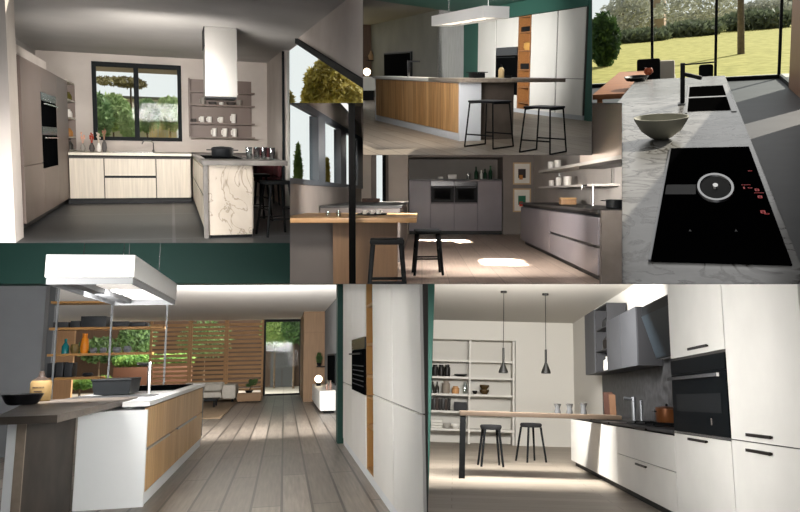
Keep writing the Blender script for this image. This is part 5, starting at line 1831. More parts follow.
    m = MB().box(hx0, hx0 + th, hd, h1, hz0, hz1).box(ha - th, ha, hd, h1, hz0, hz1).box(hx0 + th, ha - th, hd, hd + th, hz0, hz1).box(hx0 + th, ha - th, h1 - th, h1, hz0, hz1)
    m.box(hx0 + th, ha - th, hd + th, h1 - th, hz1 - .02, hz1)
    R.part('housing', m, plain('white enamel', '#e9e9e8', .4), t)
    m = MB().box(hx0 + .01, hx0 + .022, hd + .01, h1 - .01, hl, hz0 - .002).box(ha - .022, ha - .01, hd + .01, h1 - .01, hl, hz0 - .002)
    m.box(hx0 + .022, ha - .022, hd + .01, hd + .022, hl, hz0 - .002).box(hx0 + .022, ha - .022, h1 - .022, h1 - .01, hl, hz0 - .002)
    R.part('glass_skirt', m, plain('grey skirt', '#7f8183', .4), t)
    nl = 4
    L = (h1 - hd - .1) / nl
    for i in range(nl):
        R.part('light_panel', MB().box(hx0 + .22, ha - .07, hd + .12 + i * L, hd + (i + 1) * L - .04, hz0 + .0, hz0 + .015), plain('white light panel', '#ffffff', .4, emit='#fff6ea', estr=.55), t)
    R.part('channel', MB().box(hx0 + .1, hx0 + .2, hd + .05, h1 - .05, hz0 - .04, hz0 + .01), plain('dull channel', '#5f6163', .5), t)
    R.part('inner_frame', MB().box(hx0 + .03, ha - .03, hd + .03, h1 - .03, hz0 + .016, hz0 + .03), plain('hood inner grey', '#707274', .6), t)
    for i, (px_, dy) in enumerate(((68, .06), (74, .1))):
        q = P(px_, 280, d=hd + .06)
        R.part('switch', MB().box(q.x - .012, q.x + .012, hd + .024, hd + .06, hl + .004, hz0 - .004), BLACK, t)
    for (u, v) in ((hx0 + .2, hd + .3), (ha - .15, hd + .3), (hx0 + .2, h1 - .3), (ha - .15, h1 - .3)):
        R.part('cable', MB().rod((u, v, hz1), (u, v, lin_z + .995), .003, n=6), CHROME, t)

    # --- tower of shelves beside the island
    RD = i1 + .25
    kk = RD / F
    t = R.thing('shelf_rack', 'open rack of oak shelves on steel posts behind the island', 'shelf', (P(100, 380, d=RD).x, RD, 0))
    zs = [P(70, 302.3, d=RD).z, P(70, 328.6, d=RD).z, P(70, 354.8, d=RD).z, P(70, 378.5, d=RD).z]
    xe = [P(112, 303, d=RD).x, P(163, 328, d=RD).x, P(150, 355, d=RD).x, P(100, 378, d=RD).x]
    xl = P(48, 340, d=RD).x
    for z, x in zip(zs, xe):
        R.part('shelf_board', MB().box(xl, x, RD, RD + .34, z - .018, z + .018), shelfw, t)
    for x in (55, 110, 165.5):
        q = P(x, 340, d=RD - .04)
        R.part('post', MB().box(q.x - .8 * kk, q.x + .8 * kk, RD - .03, RD - .004, 0, CH + .25), plain('satin post', '#8d9092', .5, .2), t)
    def on(x, sh_, w_, h_, mt, lb, nm, cat, kind, grp=None):
        z = zs[sh_] + .0195
        q = P(x, 340, d=RD + .16)
        r, h = w_ / 2 * kk, h_ * kk
        m = MB()
        if kind == 'box':
            m.box(q.x - r, q.x + r, RD + .03, RD + .3, z, z + h, .008)
        elif kind == 'bottle':
            m.lathe(q.x, RD + .16, sh([(0, 0), (r, 0), (r, h * .5), (r * .35, h * .75), (r * .4, h), (0, h)], z), 20)
        elif kind == 'jar':
            m.lathe(q.x, RD + .16, sh([(0, 0), (r * .8, 0), (r, h * .3), (r * .85, h * .7), (r * .55, h * .8), (r * .6, h), (0, h)], z), 20)
        else:
            m.lathe(q.x, RD + .16, sh([(0, 0), (r * .6, 0), (r, h * .45), (r * .8, h * .95), (r * .7, h), (0, h * .6)], z), 24, 1, .8)
        return R.one(nm, m, mt, lb, cat, (q.x, RD + .16, z), grp)
    char = plain('charcoal crockery', '#232528', .5)
    g = 'dark boxes on the second rack shelf'
    on(62, 1, 13, 5, char, 'flat dark tray stack left on the second rack shelf', 'tray', 'tray', 'box', g)
    on(76.3, 1, 8, 6, char, 'dark low box on the second rack shelf, left of the tall box', 'box', 'box', 'box', g)
    on(94.5, 1, 22, 10, char, 'largest black box on the second rack shelf', 'box', 'box', 'box', g)
    on(121, 1, 16, 5, char, 'dark low box right of the middle post on the second rack shelf', 'box', 'box', 'box', g)
    on(139, 1, 14, 4, char, 'dark low box near the right end of the second rack shelf', 'box', 'box', 'box', g)
    on(66, 2, 6.4, 13.5, plain('teal glaze', '#16686c', .25), 'teal bottle vase on the third rack shelf', 'vase', 'vase', 'bottle')
    on(75.4, 2, 8.6, 8.5, plain('bronze glaze', '#6b5a34', .4), 'round bronze bowl between the teal and orange vases', 'bowl', 'bowl', 'bowl')
    on(85, 2, 7.5, 18, plain('orange glaze', '#c8781c', .35), 'tall orange vase on the third rack shelf', 'vase', 'vase', 'jar')
    for i, (x, w_, h_) in enumerate(((94, 6.6, 5), (103.8, 6.6, 5), (117.5, 8.4, 5), (128, 7.6, 6))):
        on(x, 2, w_, h_, plain('stacked plates grey', '#6c6f73', .5), ['grey bowl just right of the orange vase', 'grey bowl left of the middle rack post', 'grey bowl right of the middle rack post', 'grey bowl at the right end of the third rack shelf'][i], 'bowl', 'bowl', 'bowl', 'grey bowls on the third rack shelf')
    for i, (x, w_, h_) in enumerate(((55.5, 6.4, 13), (64, 6.4, 13.5), (72.7, 6.8, 13))):
        on(x, 3, w_, h_, char, ['left of three black canisters on the lowest rack shelf', 'middle of three black canisters on the lowest rack shelf', 'right of three black canisters on the lowest rack shelf'][i], 'canister', 'canister', 'box', 'black canisters on the lowest rack shelf')
    on(90, 3, 10, 3.5, char, 'flat black dish on the lowest rack shelf', 'dish', 'dish', 'bowl')

    # --- living room
    sd = P(220, 403, z=0).y
    k = sd / F
    x0, x1 = P(180, 390, d=sd).x, P(236, 390, d=sd).x
    zt, zs_ = P(220, 382, d=sd + .9).z, P(220, 392, d=sd).z
    cream = noisy('cream sofa fabric', '#b9b4aa', '#c6c1b7', 8, .9)
    t = R.thing('sofa', 'cream sofa in front of the slat screen', 'sofa', ((x0 + x1) / 2, sd, 0))
    R.part('seat', MB().box(x0, x1 - .42, sd + .05, sd + .95, .1, zs_, .06), cream, t)
    R.part('backrest', MB().box(x0, x1 - .42, sd + .96, sd + 1.3, .1, zt, .08), cream, t)
    R.part('armrest', MB().box(x1 - .41, x1, sd, sd + 1.3, .1, zt - .06, .09), cream, t)
    xm = (x0 + x1 - .42) / 2
    R.part('back_cushion', MB().box(x0 + .05, xm - .02, sd + .7, sd + .955, zs_ + .002, zt - .05, .07), cream, t)
    R.part('back_cushion', MB().box(xm + .02, x1 - .45, sd + .7, sd + .955, zs_ + .002, zt - .05, .07), cream, t)
    for x in (x0 + .1, x1 - .1):
        for y in (sd + .1, sd + 1.2):
            R.part('leg', MB().rod((x, y, .022), (x, y, .1), .03), BLACK, t)
    g0, g1 = P(208, 419, z=0), P(236, 401.5, z=0)
    R.one('rug', MB().box(x0 - .6, (P(224, 419, z=0).x + g1.x) / 2, g0.y, sd + 1.4, .002, .02, .006), noisy('brown rug', '#75644f', '#82705a', 10, .95), 'brown rug under the cream sofa', 'rug', (x0, g0.y, .002))
    q = P(207, 407, z=.02)
    t = R.thing('coffee_table', 'low black coffee table on the brown rug', 'table', (q.x, q.y, .022))
    R.part('table_top', MB().box(q.x - 1.2, q.x + .28, q.y - .3, q.y + .5, .19, .24), BLACK, t)
    for x in (q.x - 1.1, q.x + .2):
        for y in (q.y - .22, q.y + .42):
            R.part('leg', MB().rod((x, y, .022), (x, y, .19), .025), BLACK, t)
    bd = P(249, 402.3, z=0).y
    x0, x1 = P(237, 397, d=bd).x, P(261.5, 397, d=bd).x
    zt = P(249, 393.3, d=bd).z
    t = R.thing('side_table', 'low wooden box table between sofa and glass door', 'table', ((x0 + x1) / 2, bd, 0))
    R.part('box', MB().box(x0, x1, bd, bd + .6, .03, zt, .008), planks('pale box wood', '#b08e68', '#a4825d', '#8a6b4a', 'a', .3, 3, .6, .003, .15), t)
    R.part('base', MB().box(x0 + .05, x1 - .05, bd + .05, bd + .55, 0, .028), BLACK, t)
    q = P(249, 393, d=bd + .3)
    k = (bd + .3) / F
    t = R.thing('bonsai', 'small bonsai in a dark dish on the wooden box table', 'plant', (q.x, bd + .3, zt + .002))
    z = zt + .002
    R.part('pot', MB().lathe(q.x, bd + .3, sh([(0, 0), (2.5 * k, 0), (4 * k, 2.2 * k), (3.6 * k, 2.2 * k), (0, 1.2 * k)], z), 20), BLACK, t)
    R.part('stem', MB().path([(q.x, bd + .3, z + 1.2 * k), (q.x + 1 * k, bd + .3, z + 4 * k), (q.x + 3 * k, bd + .3, z + 7 * k)], .02), BARK, t)
    m = MB()
    for dx, dz, r in ((3.5, 9, 3.6), (-.5, 7, 2.6), (5.5, 11, 2.4), (1.5, 11, 2)):
        m.leaves((q.x + dx * k, bd + .3, z + dz * k), (r * k, r * k, r * .6 * k), 150, .035)
    R.part('foliage', m, G2, t)
    # sideboard with lamp, television, plant
    s0 = P(320.6, 411.5, z=.05)
    sx, s_n = s0.x, s0.y
    s_f = wd - .1
    zt = P(322, 391, d=s_n).z
    t = R.thing('sideboard', 'white sideboard against the grey wall near the glass door', 'sideboard', (sx, s_n, .05))
    R.part('cabinet_box', MB().box(sx, RW - .005, s_n, s_f, .06, zt), white, t)
    R.part('base', MB().box(sx + .08, RW - .02, s_n + .1, s_f - .1, 0, .058), BLACK, t)
    R.part('door', MB().box(sx - .02, sx - .002, s_n + .02, (s_n + s_f) / 2 - .01, .07, zt - .01), white, t)
    R.part('door', MB().box(sx - .02, sx - .002, (s_n + s_f) / 2 + .01, s_f - .02, .07, zt - .01), white, t)
    ld = (s_n + s_f) / 2 + .8
    q = P(318.5, 379, d=ld)
    k = ld / F
    t = R.thing('globe_lamp', 'glowing globe lamp on the white sideboard by the wood wall', 'lamp', (q.x, ld, zt))
    R.part('base', MB().rod((q.x, ld, zt + .002), (q.x, ld, max(zt + .03, q.z - 3.4 * k)), .06), BLACK, t)
    R.part('globe', MB().ball((q.x, ld, q.z), 3.6 * k), plain('lit globe', '#fff2d8', .4, emit='#ffe9c4', estr=14), t)
    for i, (x, h_) in enumerate(((327, 6), (330.5, 9))):
        d_ = s_n + .35
        q = P(x, 390, d=d_)
        kk2 = d_ / F
        R.one('vase', MB().lathe(q.x, d_, sh([(0, 0), (1.2 * kk2, 0), (1.5 * kk2, h_ * .4 * kk2), (.6 * kk2, h_ * .8 * kk2), (.8 * kk2, h_ * kk2), (0, h_ * kk2)], zt + .002), 14), plain('dusty rose vase', '#8d7468', .6),
              ['short dusty rose vase right of the globe lamp', 'taller dusty rose vase under the television'][i], 'vase', (q.x, d_, zt + .002), 'vases on the sideboard')
    t0, t1 = P(337, 365, a=RW - .02).y, P(329, 365, a=RW - .02).y
    z0, z1 = P(331, 382, a=RW).z, P(331, 354, a=RW).z
    t = R.thing('television', 'black television on the grey wall over the sideboard', 'television', (RW, t0, z0))
    R.part('casing', MB().box(RW - .06, RW - .003, t0, t1, z0, z1), BLACK, t)
    R.part('screen', MB().box(RW - .066, RW - .0605, t0 + .05, t1 - .05, z0 + .04, z1 - .04), GLOSSBLK, t)
    q = P(319, 366, d=wd - .15)
    k = wd / F
    t = R.thing('hanging_plant', 'dark green plant in a wall pot over the globe lamp', 'plant', (q.x, wd - .15, q.z))
    R.part('pot', MB().lathe(q.x, wd - .15, sh([(0, 0), (1.5 * k, 0), (2.3 * k, 3 * k), (2 * k, 3 * k), (0, 2.4 * k)], q.z), 16), BLACK, t)
    m = MB()
    m.leaves((q.x, wd - .15, q.z + 7 * k), (2.6 * k, 2 * k, 5.5 * k), 220, .05)
    R.part('foliage', m, G2, t)
    R.part('bracket', MB().box(q.x - 2.4 * k, q.x + 6 * k, wd - .3, wd - .003, q.z - .03, q.z - .003), BLACK, t)

    # --- light
    R.daylight((5, 290, 420, 505), 2.6, (1, .98, .95))
    R.daylight((5, 248, 285, 282), 1.0, (1, .98, .95))
    q = P(8, 350, d=5.5)
    R.beam((q.x, 5.5, 2.0), (A, 7.0, 1.0), 1.4, 1.4, 14, (1, .97, .93), spread=110)
    R.beam((A - .1, 5.2, 1.6), (ia, 8.0, .5), 1.6, 1.6, 14, (1, .96, .9), spread=110)
    R.area((-2.3, 7.4, lin_z - .15), (-2.6, 12, 1.2), 1.6, 380, (1, .97, .95))
    R.area((-.7, PD + 1.2, CH - .75), (-1.0, BD - 1, .3), 2.2, 470, (1, .96, .92), .5)
    R.area((-2.5, BD + 1.5, 3.2), (-2.5, BD + 5, 0), 5, 750, (1, .97, .9), 1.5)
    return R

# ================================================================== KITCHEN 6: white run with dark splashback, bar on a black leg, niche bookcase
def kitchen_white_run():
    R = Room((454, 400), -1.3, 1.19, [(428, 284, 810, 521)])
    P = R.P
    wallm = plain('warm white wall', '#cbc7bf', .85)
    ceilm = plain('greige ceiling', '#bdb9b1', .9)
    floorm = planks('pale oak boards', '#a99d8e', '#9b8f80', '#84786a', 'a', .3, 4, .5, .006, .22)
    white = noisy('white resin front', '#d9d6cf', '#e2dfd8', 1.5, .5)
    edge = GAP
    topb = noisy('black granite top', '#2b2a29', '#3a3938', 14, .35)
    splash = noisy('dark stone splashback', '#161617', '#313133', 9, .5, detail=9)
    slate = noisy('graphite lacquer', '#37383b', '#3d3e41', 2, .5)
    slate2 = plain('dark graphite', '#29292b', .5)
    elm = planks('brown elm bar', '#6f5e4d', '#635344', '#4f4236', 'a', .25, 4, .45, .002, .3)
    green = plain('bottle green paint', '#315a50', .6)
    shelfm = plain('white shelf board', '#d2cec6', .6)
    handle = plain('black bronze handle', '#26211e', .4, .4)

    A = P(572, 459.8, z=.1).x
    da = lambda x, y=440: P(x, y, a=A).y
    BW = P(540, 446.5, z=0).y
    CH = P(540, 322.5, d=BW).z
    RW = A + 1.02
    # --- shell
    R.struct('floor', MB().box(-4, RW + .2, 3, BW + 1, -.08, 0), floorm)
    R.struct('ceiling', MB().box(-4, RW + .2, 3.2, BW + .1, CH, CH + .1), ceilm)
    R.struct('wall_right', MB().box(RW, RW + .12, 3, BW, 0, CH), wallm)
    n1, nz = P(515.5, 400, d=BW).x, P(480, 340, d=BW).z
    ND = .75
    m = MB().box(n1, RW, BW, BW + .1, 0, CH).box(-4, n1, BW, BW + .1, nz, CH)
    R.struct('wall_back', m, wallm)
    R.struct('wall_back', MB().box(-4, n1 + .1, BW + ND, BW + ND + .1, 0, nz + .1), wallm)
    R.struct('wall_back', MB().box(n1, n1 + .1, BW + .101, BW + ND - .001, 0, nz + .1), wallm)
    R.struct('ceiling', MB().box(-4, n1, BW + .101, BW + ND - .001, nz, nz + .1), wallm)
    g = P(431, 400, d=7.0)
    R.struct('wall_left', MB().box(g.x - .9, g.x, 7.0, 7.1, 0, CH - .02), green)

    # --- bookcase in the niche
    xs = [P(430, 400, d=BW + .1).x - .9, P(469.5, 400, d=BW + .1).x, P(513.5, 400, d=BW + .1).x]
    zs = [P(480, y, d=BW + .2).z for y in (430.5, 412.5, 395.5, 378.4, 361.5)]
    t = R.thing('bookcase', 'white bookcase of thin shelves filling the wall niche', 'bookcase', (xs[1], BW + .3, 0))
    for x in xs:
        R.part('upright', MB().box(x - .03, x + .03, BW + .06, BW + ND - .002, 0, nz - .01), shelfm, t)
    for z in zs:
        for u0, u1 in ((xs[0] + .031, xs[1] - .031), (xs[1] + .031, xs[2] - .031)):
            R.part('shelf_board', MB().box(u0, u1, BW + .08, BW + ND - .002, z - .03, z + .03), shelfm, t)
    sd = BW + .3
    k = sd / F
    def on(x, lv, w_, h_, mt, lb, nm, kind, grp):
        z = zs[lv] + .032
        q = P(x, 400, d=sd)
        r, h = w_ / 2 * k, h_ * k
        m = MB()
        if kind == 'box':
            m.box(q.x - r, q.x + r, sd - .14, sd + .14, z, z + h, .01)
        elif kind == 'jar':
            m.lathe(q.x, sd, sh([(0, 0), (r * .9, 0), (r, h * .15), (r, h * .78), (r * .7, h * .85), (r * .75, h), (0, h)], z), 18)
        elif kind == 'bottle':
            m.lathe(q.x, sd, sh([(0, 0), (r, 0), (r, h * .5), (r * .4, h * .75), (r * .4, h), (0, h)], z), 16)
        else:
            m.lathe(q.x, sd, sh([(0, 0), (r * .5, 0), (r, h * .7), (r * .95, h), (r * .85, h), (r * .4, h * .25), (0, h * .2)], z), 22)
        return R.one(nm, m, mt, lb, nm, (q.x, sd, z), grp)
    dk = plain('near black jar', '#1d1a18', .4)
    bk = plain('dark book', '#2a2624', .6)
    g = 'things in the niche bookcase'
    for i, x in enumerate((434.2, 440.4, 446.6)):
        on(x, 3, 5.8, 11, dk, ['left of three dark jars on the second shelf from the top', 'middle of three dark jars on the second shelf from the top', 'right of three dark jars on the second shelf from the top'][i], 'jar', 'jar', 'dark jars in the niche bookcase')
    on(460, 3, 13, 2.6, dk, 'flat dark bowl beside the three dark jars', 'bowl', 'bowl', g)
    for i, x in enumerate((432.3, 436.8)):
        on(x, 2, 4, 11, plain('dark bottle glass', '#2c2a26', .25), ['left dark bottle on the third shelf', 'right dark bottle on the third shelf'][i], 'bottle', 'bottle', 'dark bottles in the niche bookcase')
    on(445.7, 2, 7.6, 12, plain('pale ribbed jar', '#8b8074', .5), 'pale ribbed jar on the third shelf, right of the dark bottles', 'jar', 'jar', g)
    on(455.3, 2, 7.4, 7.2, plain('copper jar', '#b98a5c', .4), 'short copper jar on the third shelf', 'jar', 'jar', g)
    on(464.8, 2, 4.6, 11, TUMBLER, 'tall clear glass jar beside the bookcase upright', 'jar', 'jar', g)
    on(474.8, 2, 5, 3.4, dk, 'small dark bowl right of the bookcase upright', 'bowl', 'bowl', g)
    br = plain('brown bowl', '#4a3a22', .5)
    on(484.3, 2, 9.5, 4.6, br, 'lower brown bowl of the stack on the third shelf', 'bowl', 'bowl', g)
    q = P(484.3, 400, d=sd)
    R.one('bowl', MB().lathe(q.x, sd, sh([(0, 0), (2.4 * k, 0), (4.7 * k, 3 * k), (4.5 * k, 4.4 * k), (4 * k, 4.4 * k), (2 * k, 1 * k), (0, 1 * k)], zs[2] + .032 + 4.7 * k), 22), br, 'upper brown bowl of the stack on the third shelf', 'bowl', (q.x, sd, zs[2] + .04 + 4.6 * k), g)
    for i in range(7):
        x = 431.3 + i * 3
        on(x, 1, 2.7, 10.5 + (i * 37 % 5) * .4, [bk, dk, plain('brown book', '#3d322c', .6)][i % 3], ['first', 'second', 'third', 'fourth', 'fifth', 'sixth', 'seventh'][i] + ' dark book from the left on the shelf behind the bar end', 'book', 'box', 'dark books in the niche bookcase')
    on(460.5, 1, 12.5, 8.3, plain('charcoal box', '#2f2f31', .6), 'wide charcoal box to the right of the dark books', 'box', 'box', g)
    wl = plain('white linen', '#d9d5cc', .9)
    for i, (h0, lb) in enumerate(((0, 'bottom folded white linen on the lowest shelf'), (2.6, 'middle folded white linen on the lowest shelf'), (5.2, 'top folded white linen on the lowest shelf'))):
        q = P(437.5, 400, d=sd)
        z = zs[0] + .033 + h0 * k
        R.one('folded_linen', MB().box(q.x - 5.5 * k, q.x + 5.5 * k, sd - .14, sd + .14, z, z + 2.45 * k, .02), wl, lb, 'linen', (q.x, sd, z), 'folded linen in the niche bookcase')
    on(447.5, 0, 8, 5, plain('grey bowl', '#a9a59d', .5), 'grey bowl beside the folded linen', 'bowl', 'bowl', g)
    on(456, 0, 8, 4.5, WHITECER, 'white bowl on the lowest shelf by the bar leg', 'bowl', 'bowl', g)

    # --- base units
    ed = [da(571.9), da(599.2, 447), da(618.7, 450), da(678, 470)]
    CT = P(678, 431, a=A).z
    ct = CT - .035
    grp = 'white base units under the dark top'
    def hnd(x0, x1, y, par, a=None):
        z = P((x0 + x1) / 2, y, a=A).z
        y0, y1 = P(x1, y, a=A).y, P(x0, y, a=A).y
        m = MB().box(A - .05, A - .036, y0, y1, z - .012, z + .012)
        m.box(A - .036, A - .0205, y0 + .01, y0 + .03, z - .008, z + .008).box(A - .036, A - .0205, y1 - .03, y1 - .01, z - .008, z + .008)
        R.part('handle', m, handle, par)
    t, f = cabinet(R, 'base_cabinet', 'white base unit at the far end, under the elm bar', grp, 'a', A, -1, ed[1], ed[0], .1, ct - .02, .6, edge, [('door', ed[1], ed[0], .1, ct - .02, white)])
    hnd(587, 593.3, 419.3, f[0])
    t, f = cabinet(R, 'base_cabinet', 'white base unit with one door under the tap', grp, 'a', A, -1, ed[2], ed[1], .1, ct - .02, .6, edge, [('door', ed[2], ed[1], .1, ct - .02, white)])
    hnd(604, 611.3, 422.5, f[0])
    zm = (P(618.6, 453.6, a=A).z + P(678, 472.3, a=A).z) / 2
    t, f = cabinet(R, 'drawer_cabinet', 'white unit of two deep drawers under the hob', grp, 'a', A, -1, ed[3], ed[2], .1, ct - .02, .6, edge,
                   [('drawer', ed[3], ed[2], .1, zm - .005, white), ('drawer', ed[3], ed[2], zm + .005, ct - .02, white)])
    hnd(638.8, 648.8, 428.8, f[1])
    hnd(638.8, 648.8, 465.5, f[0])
    R.one('plinth', MB().box(A + .06, A + .5, 4.2, ed[0] - .05, 0, .096), plain('dark plinth', '#2a2a29', .6), 'dark recessed plinth under the white run', 'plinth', (A, ed[3], 0))
    R.one('worktop', MB().box(A - .02, RW - .03, ed[3] + .005, ed[0], ct, CT, .003), topb, 'black granite worktop under the dark splashback', 'worktop', (A, ed[3], ct))
    sp0 = P(603.5, 390, a=RW).y
    zt_ = P(640, 362, a=RW - .02).z + .25
    R.one('splashback', MB().box(RW - .025, RW - .003, ed[3] + .005, sp0, CT + .002, zt_), splash, 'dark mottled stone splashback behind the hob', 'splashback', (RW, sp0, CT))
    z = CT + .002

    # --- tall units
    TD = da(729.5, 380)
    tall = CH - .05
    oz0, oz1 = P(729, 437, a=A).z, P(729, 353, a=A).z
    z0_, z1_ = P(679, 431, a=A).z, P(679, 359.5, a=A).z
    oz0, oz1 = (oz0 + z0_) / 2, (oz1 + z1_) / 2
    grp = 'white tall units on the right'
    t, f = cabinet(R, 'tall_cabinet', 'white tall unit that houses the black oven', grp, 'a', A, -1, TD, ed[3], .1, tall, .6, edge,
                   [('door', TD, ed[3], .1, oz0 - .03, white), ('door', TD, ed[3], oz1 + .03, tall, white)])
    hnd(692, 711, 347.5, f[1])
    hnd(692.5, 710.5, 440.5, f[0])
    R.part('filler_strip', front('a', A, -1, TD + .004, ed[3] - .004, oz0 - .027, oz0 - .003, .02), CHROME, t)
    sz = P(765, 443.8, a=A).z
    t, f = cabinet(R, 'tall_cabinet', 'widest white tall unit at the right, with two handles', grp, 'a', A, -1, P(808, 400, a=A).y - .05, TD - .001, .1, tall, .6, edge,
                   [('door', P(808, 400, a=A).y - .05, TD - .001, .1, sz - .005, white), ('door', P(808, 400, a=A).y - .05, TD - .001, sz + .005, tall, white)])
    hnd(751.8, 776, 436.2, f[1])
    hnd(751.8, 776, 452.2, f[0])
    o = R.thing('oven', 'black built-in oven with a steel bar handle in the white unit', 'oven', (A, TD, oz0))
    cz = P(703, 372, a=A).z
    R.part('oven_door', front('a', A, -1, TD + .015, ed[3] - .015, oz0, cz - .004, .024), plain('black oven glass', '#0d1114', .5, spec=.03), o)
    R.part('control_panel', front('a', A, -1, TD + .015, ed[3] - .015, cz, oz1, .026), plain('black fascia', '#111416', .5, spec=.03), o)
    R.part('door_window', front('a', A, -1, TD + .16, ed[3] - .16, oz0 + .2, cz - .2, .002, .0245), plain('grey window glass', '#222426', .5, spec=.03), o)
    hz = P(700, 377, a=A).z
    R.part('handle', MB().bar((A - .07, TD + .08, hz), (A - .07, ed[3] - .04, hz), .022, .03), CHROME2, o)
    R.part('badge', front('a', A, -1, TD + .42, TD + .46, oz0 + .09, oz0 + .15, .002, .0245), CHROME, o)

    # --- wall units
    WA = P(586, 375.3, d=13.5).x
    WA = RW - .42
    wz = P(586, 375.2, a=WA).z
    y0, y1, y2, y3 = P(585.9, 345, a=WA).y, P(595.8, 345, a=WA).y, P(607.6, 345, a=WA).y, P(638, 340, a=WA).y
    ztall = P(586, 315.5, a=WA).z
    zlow = (P(607.5, 319.5, a=WA).z + P(638, 308, a=WA).z) / 2
    grp = 'graphite wall units'
    dp = .385
    cabinet(R, 'wall_cabinet', 'tall narrow graphite wall unit at the far end', grp, 'a', WA, -1, y1, y0, wz, ztall, dp, slate2, [('door', y1, y0, wz, ztall, slate)])
    t = R.thing('open_shelf', 'graphite open shelf unit between the wall cupboards', 'shelf', (WA, y2, wz))
    R.part('back_panel', MB().box(RW - .06, RW - .032, y2 + .005, y1 - .005, wz, ztall), slate2, t)
    R.part('side_panel', MB().box(WA, RW - .062, y2 + .002, y2 + .04, wz, ztall), slate2, t)
    R.part('side_panel', MB().box(WA, RW - .062, y1 - .04, y1 - .002, wz, ztall), slate2, t)
    szs = [wz, P(601.5, 351, a=WA).z, P(601.5, 329, a=WA).z, ztall - .025]
    for z_ in szs:
        R.part('shelf_board', MB().box(WA + .002, RW - .062, y2 + .041, y1 - .041, z_, z_ + .025), slate2, t)
    ym = (y1 + y2) / 2
    for z_, h_, mt, lb, nm in ((szs[0], .28, WHITECER, 'white canister on the bottom of the graphite open shelf', 'canister'), (szs[1], .26, dk, 'dark bottle on the middle board of the graphite open shelf', 'bottle'), (szs[2], .2, plain('black plates', '#242424', .5), 'dark jar on the upper board of the graphite open shelf', 'jar')):
        R.one(nm, MB().lathe(WA + .13, ym, sh([(0, 0), (.09, 0), (.1, h_ * .2), (.09, h_ * .75), (.05, h_ * .85), (.05, h_), (0, h_)], z_ + .027), 18, 1, 2), mt, lb, nm, (WA + .13, ym, z_ + .027))
    yd = P(621.5, 340, a=WA).y
    cabinet(R, 'wall_cabinet', 'graphite wall cupboard of two doors beside the hood', grp, 'a', WA, -1, y3, y2 - .003, wz, zlow, dp, slate2,
            [('door', yd, y2 - .003, wz, zlow, slate), ('door', y3, yd, wz, zlow, slate)])
    # slanted hood
    hy1, hy0 = y3 - .06, ed[3] + .06
    hzb, hzt = wz + .1, zlow - .02
    t = R.thing('cooker_hood', 'black slanted glass cooker hood over the hob', 'cooker hood', (RW, hy1, hzb))
    bk_ = plain('hood black glass', '#262c31', .4, spec=.15)
    hb = plain('hood black', '#131517', .5)
    R.part('body', MB().prism([(RW - .03, hy0, hzb), (RW - .15, hy0, hzb), (RW - .36, hy0, hzt - .12), (RW - .36, hy0, hzt), (RW - .03, hy0, hzt)], (0, hy1 - hy0, 0)), hb, t)
    R.part('glass_front', MB().prism([(RW - .165, hy0 + .03, hzb + .02), (RW - .375, hy0 + .03, hzt - .16), (RW - .36, hy0 + .03, hzt - .16), (RW - .152, hy0 + .03, hzb + .02)], (0, hy1 - hy0 - .06, 0)), bk_, t)
    R.part('grease_filter', MB().box(RW - .14, RW - .05, hy0 + .1, hy1 - .1, hzb - .015, hzb - .001), CHROME, t)
    R.part('chimney', MB().box(RW - .36, RW - .032, hy0 + .3, hy0 + 1.0, hzt + .002, CH - .01), hb, t)

    # --- hob, pot, tap, boards
    q = P(667, 417, z=z)
    q = P(667, 417.5, a=A + .42)
    k2 = q.y / F
    t = R.thing('gas_hob', 'black gas hob with pan supports on the granite worktop', 'hob', (A + .35, q.y, z))
    R.part('plate', MB().box(A + .1, A + .75, q.y - .6, q.y + .9, z, z + .01), BLACK, t)
    for yy in (q.y - .35, q.y + .05, q.y + .6):
        R.part('pan_support', MB().bar((A + .14, yy, z + .03), (A + .7, yy, z + .03), .02, .02).bar((A + .42, yy - .2, z + .03), (A + .42, yy + .2, z + .03), .02, .02).box(A + .14, A + .16, yy - .01, yy + .01, z + .011, z + .03).box(A + .68, A + .7, yy - .01, yy + .01, z + .011, z + .03), BLACK, t)
        R.part('burner', MB().rod((A + .42, yy, z + .011), (A + .42, yy, z + .018), .06), BLACK, t)
    zz = z + .042
    t = R.thing('copper_pot', 'brown copper pot standing on the gas hob', 'pot', (q.x, q.y, zz))
    cop = noisy('brown copper', '#7a4a2a', '#8f5934', 4, .35, metal=.3)
    R.part('body', MB().lathe(q.x, q.y, sh([(0, 0), (9.4 * k2, 0), (10.3 * k2, 1.5 * k2), (10.6 * k2, 12.5 * k2), (0, 12.6 * k2)], zz), 32), cop, t)
    R.part('lid', MB().lathe(q.x, q.y, sh([(11 * k2, 12.7 * k2), (10.6 * k2, 13.6 * k2), (4 * k2, 15 * k2), (0, 15.2 * k2)], zz), 32), cop, t)
    R.part('knob', MB().ball((q.x, q.y, zz + 16.2 * k2), 1.3 * k2), BLACK, t)
    for s_ in (-1, 1):
        R.part('handle', MB().box(q.x + s_ * 10.7 * k2 - (.0 if s_ > 0 else 2.4 * k2), q.x + s_ * 10.7 * k2 + (2.4 * k2 if s_ > 0 else 0), q.y - .05, q.y + .05, zz + 9.5 * k2, zz + 10.5 * k2), BLACK, t)
    q = P(634, 415.5, a=A + .6)
    zt = P(634, 397, d=q.y).z
    t = R.thing('kitchen_tap', 'chunky dark steel tap on the granite worktop', 'tap', (q.x, q.y, z))
    gs = plain('gun metal', '#6d6f72', .3, .8)
    R.part('post', MB().rod((q.x, q.y, z), (q.x, q.y, zt), .035), gs, t)
    R.part('spout', MB().rod((q.x, q.y, zt - .04), (q.x - .16, q.y, zt - .02), .025), gs, t)
    R.part('lever', MB().rod((q.x + .12, q.y, z), (q.x + .12, q.y, z + .33), .022), gs, t)
    sk = P(620, 417, z=z)
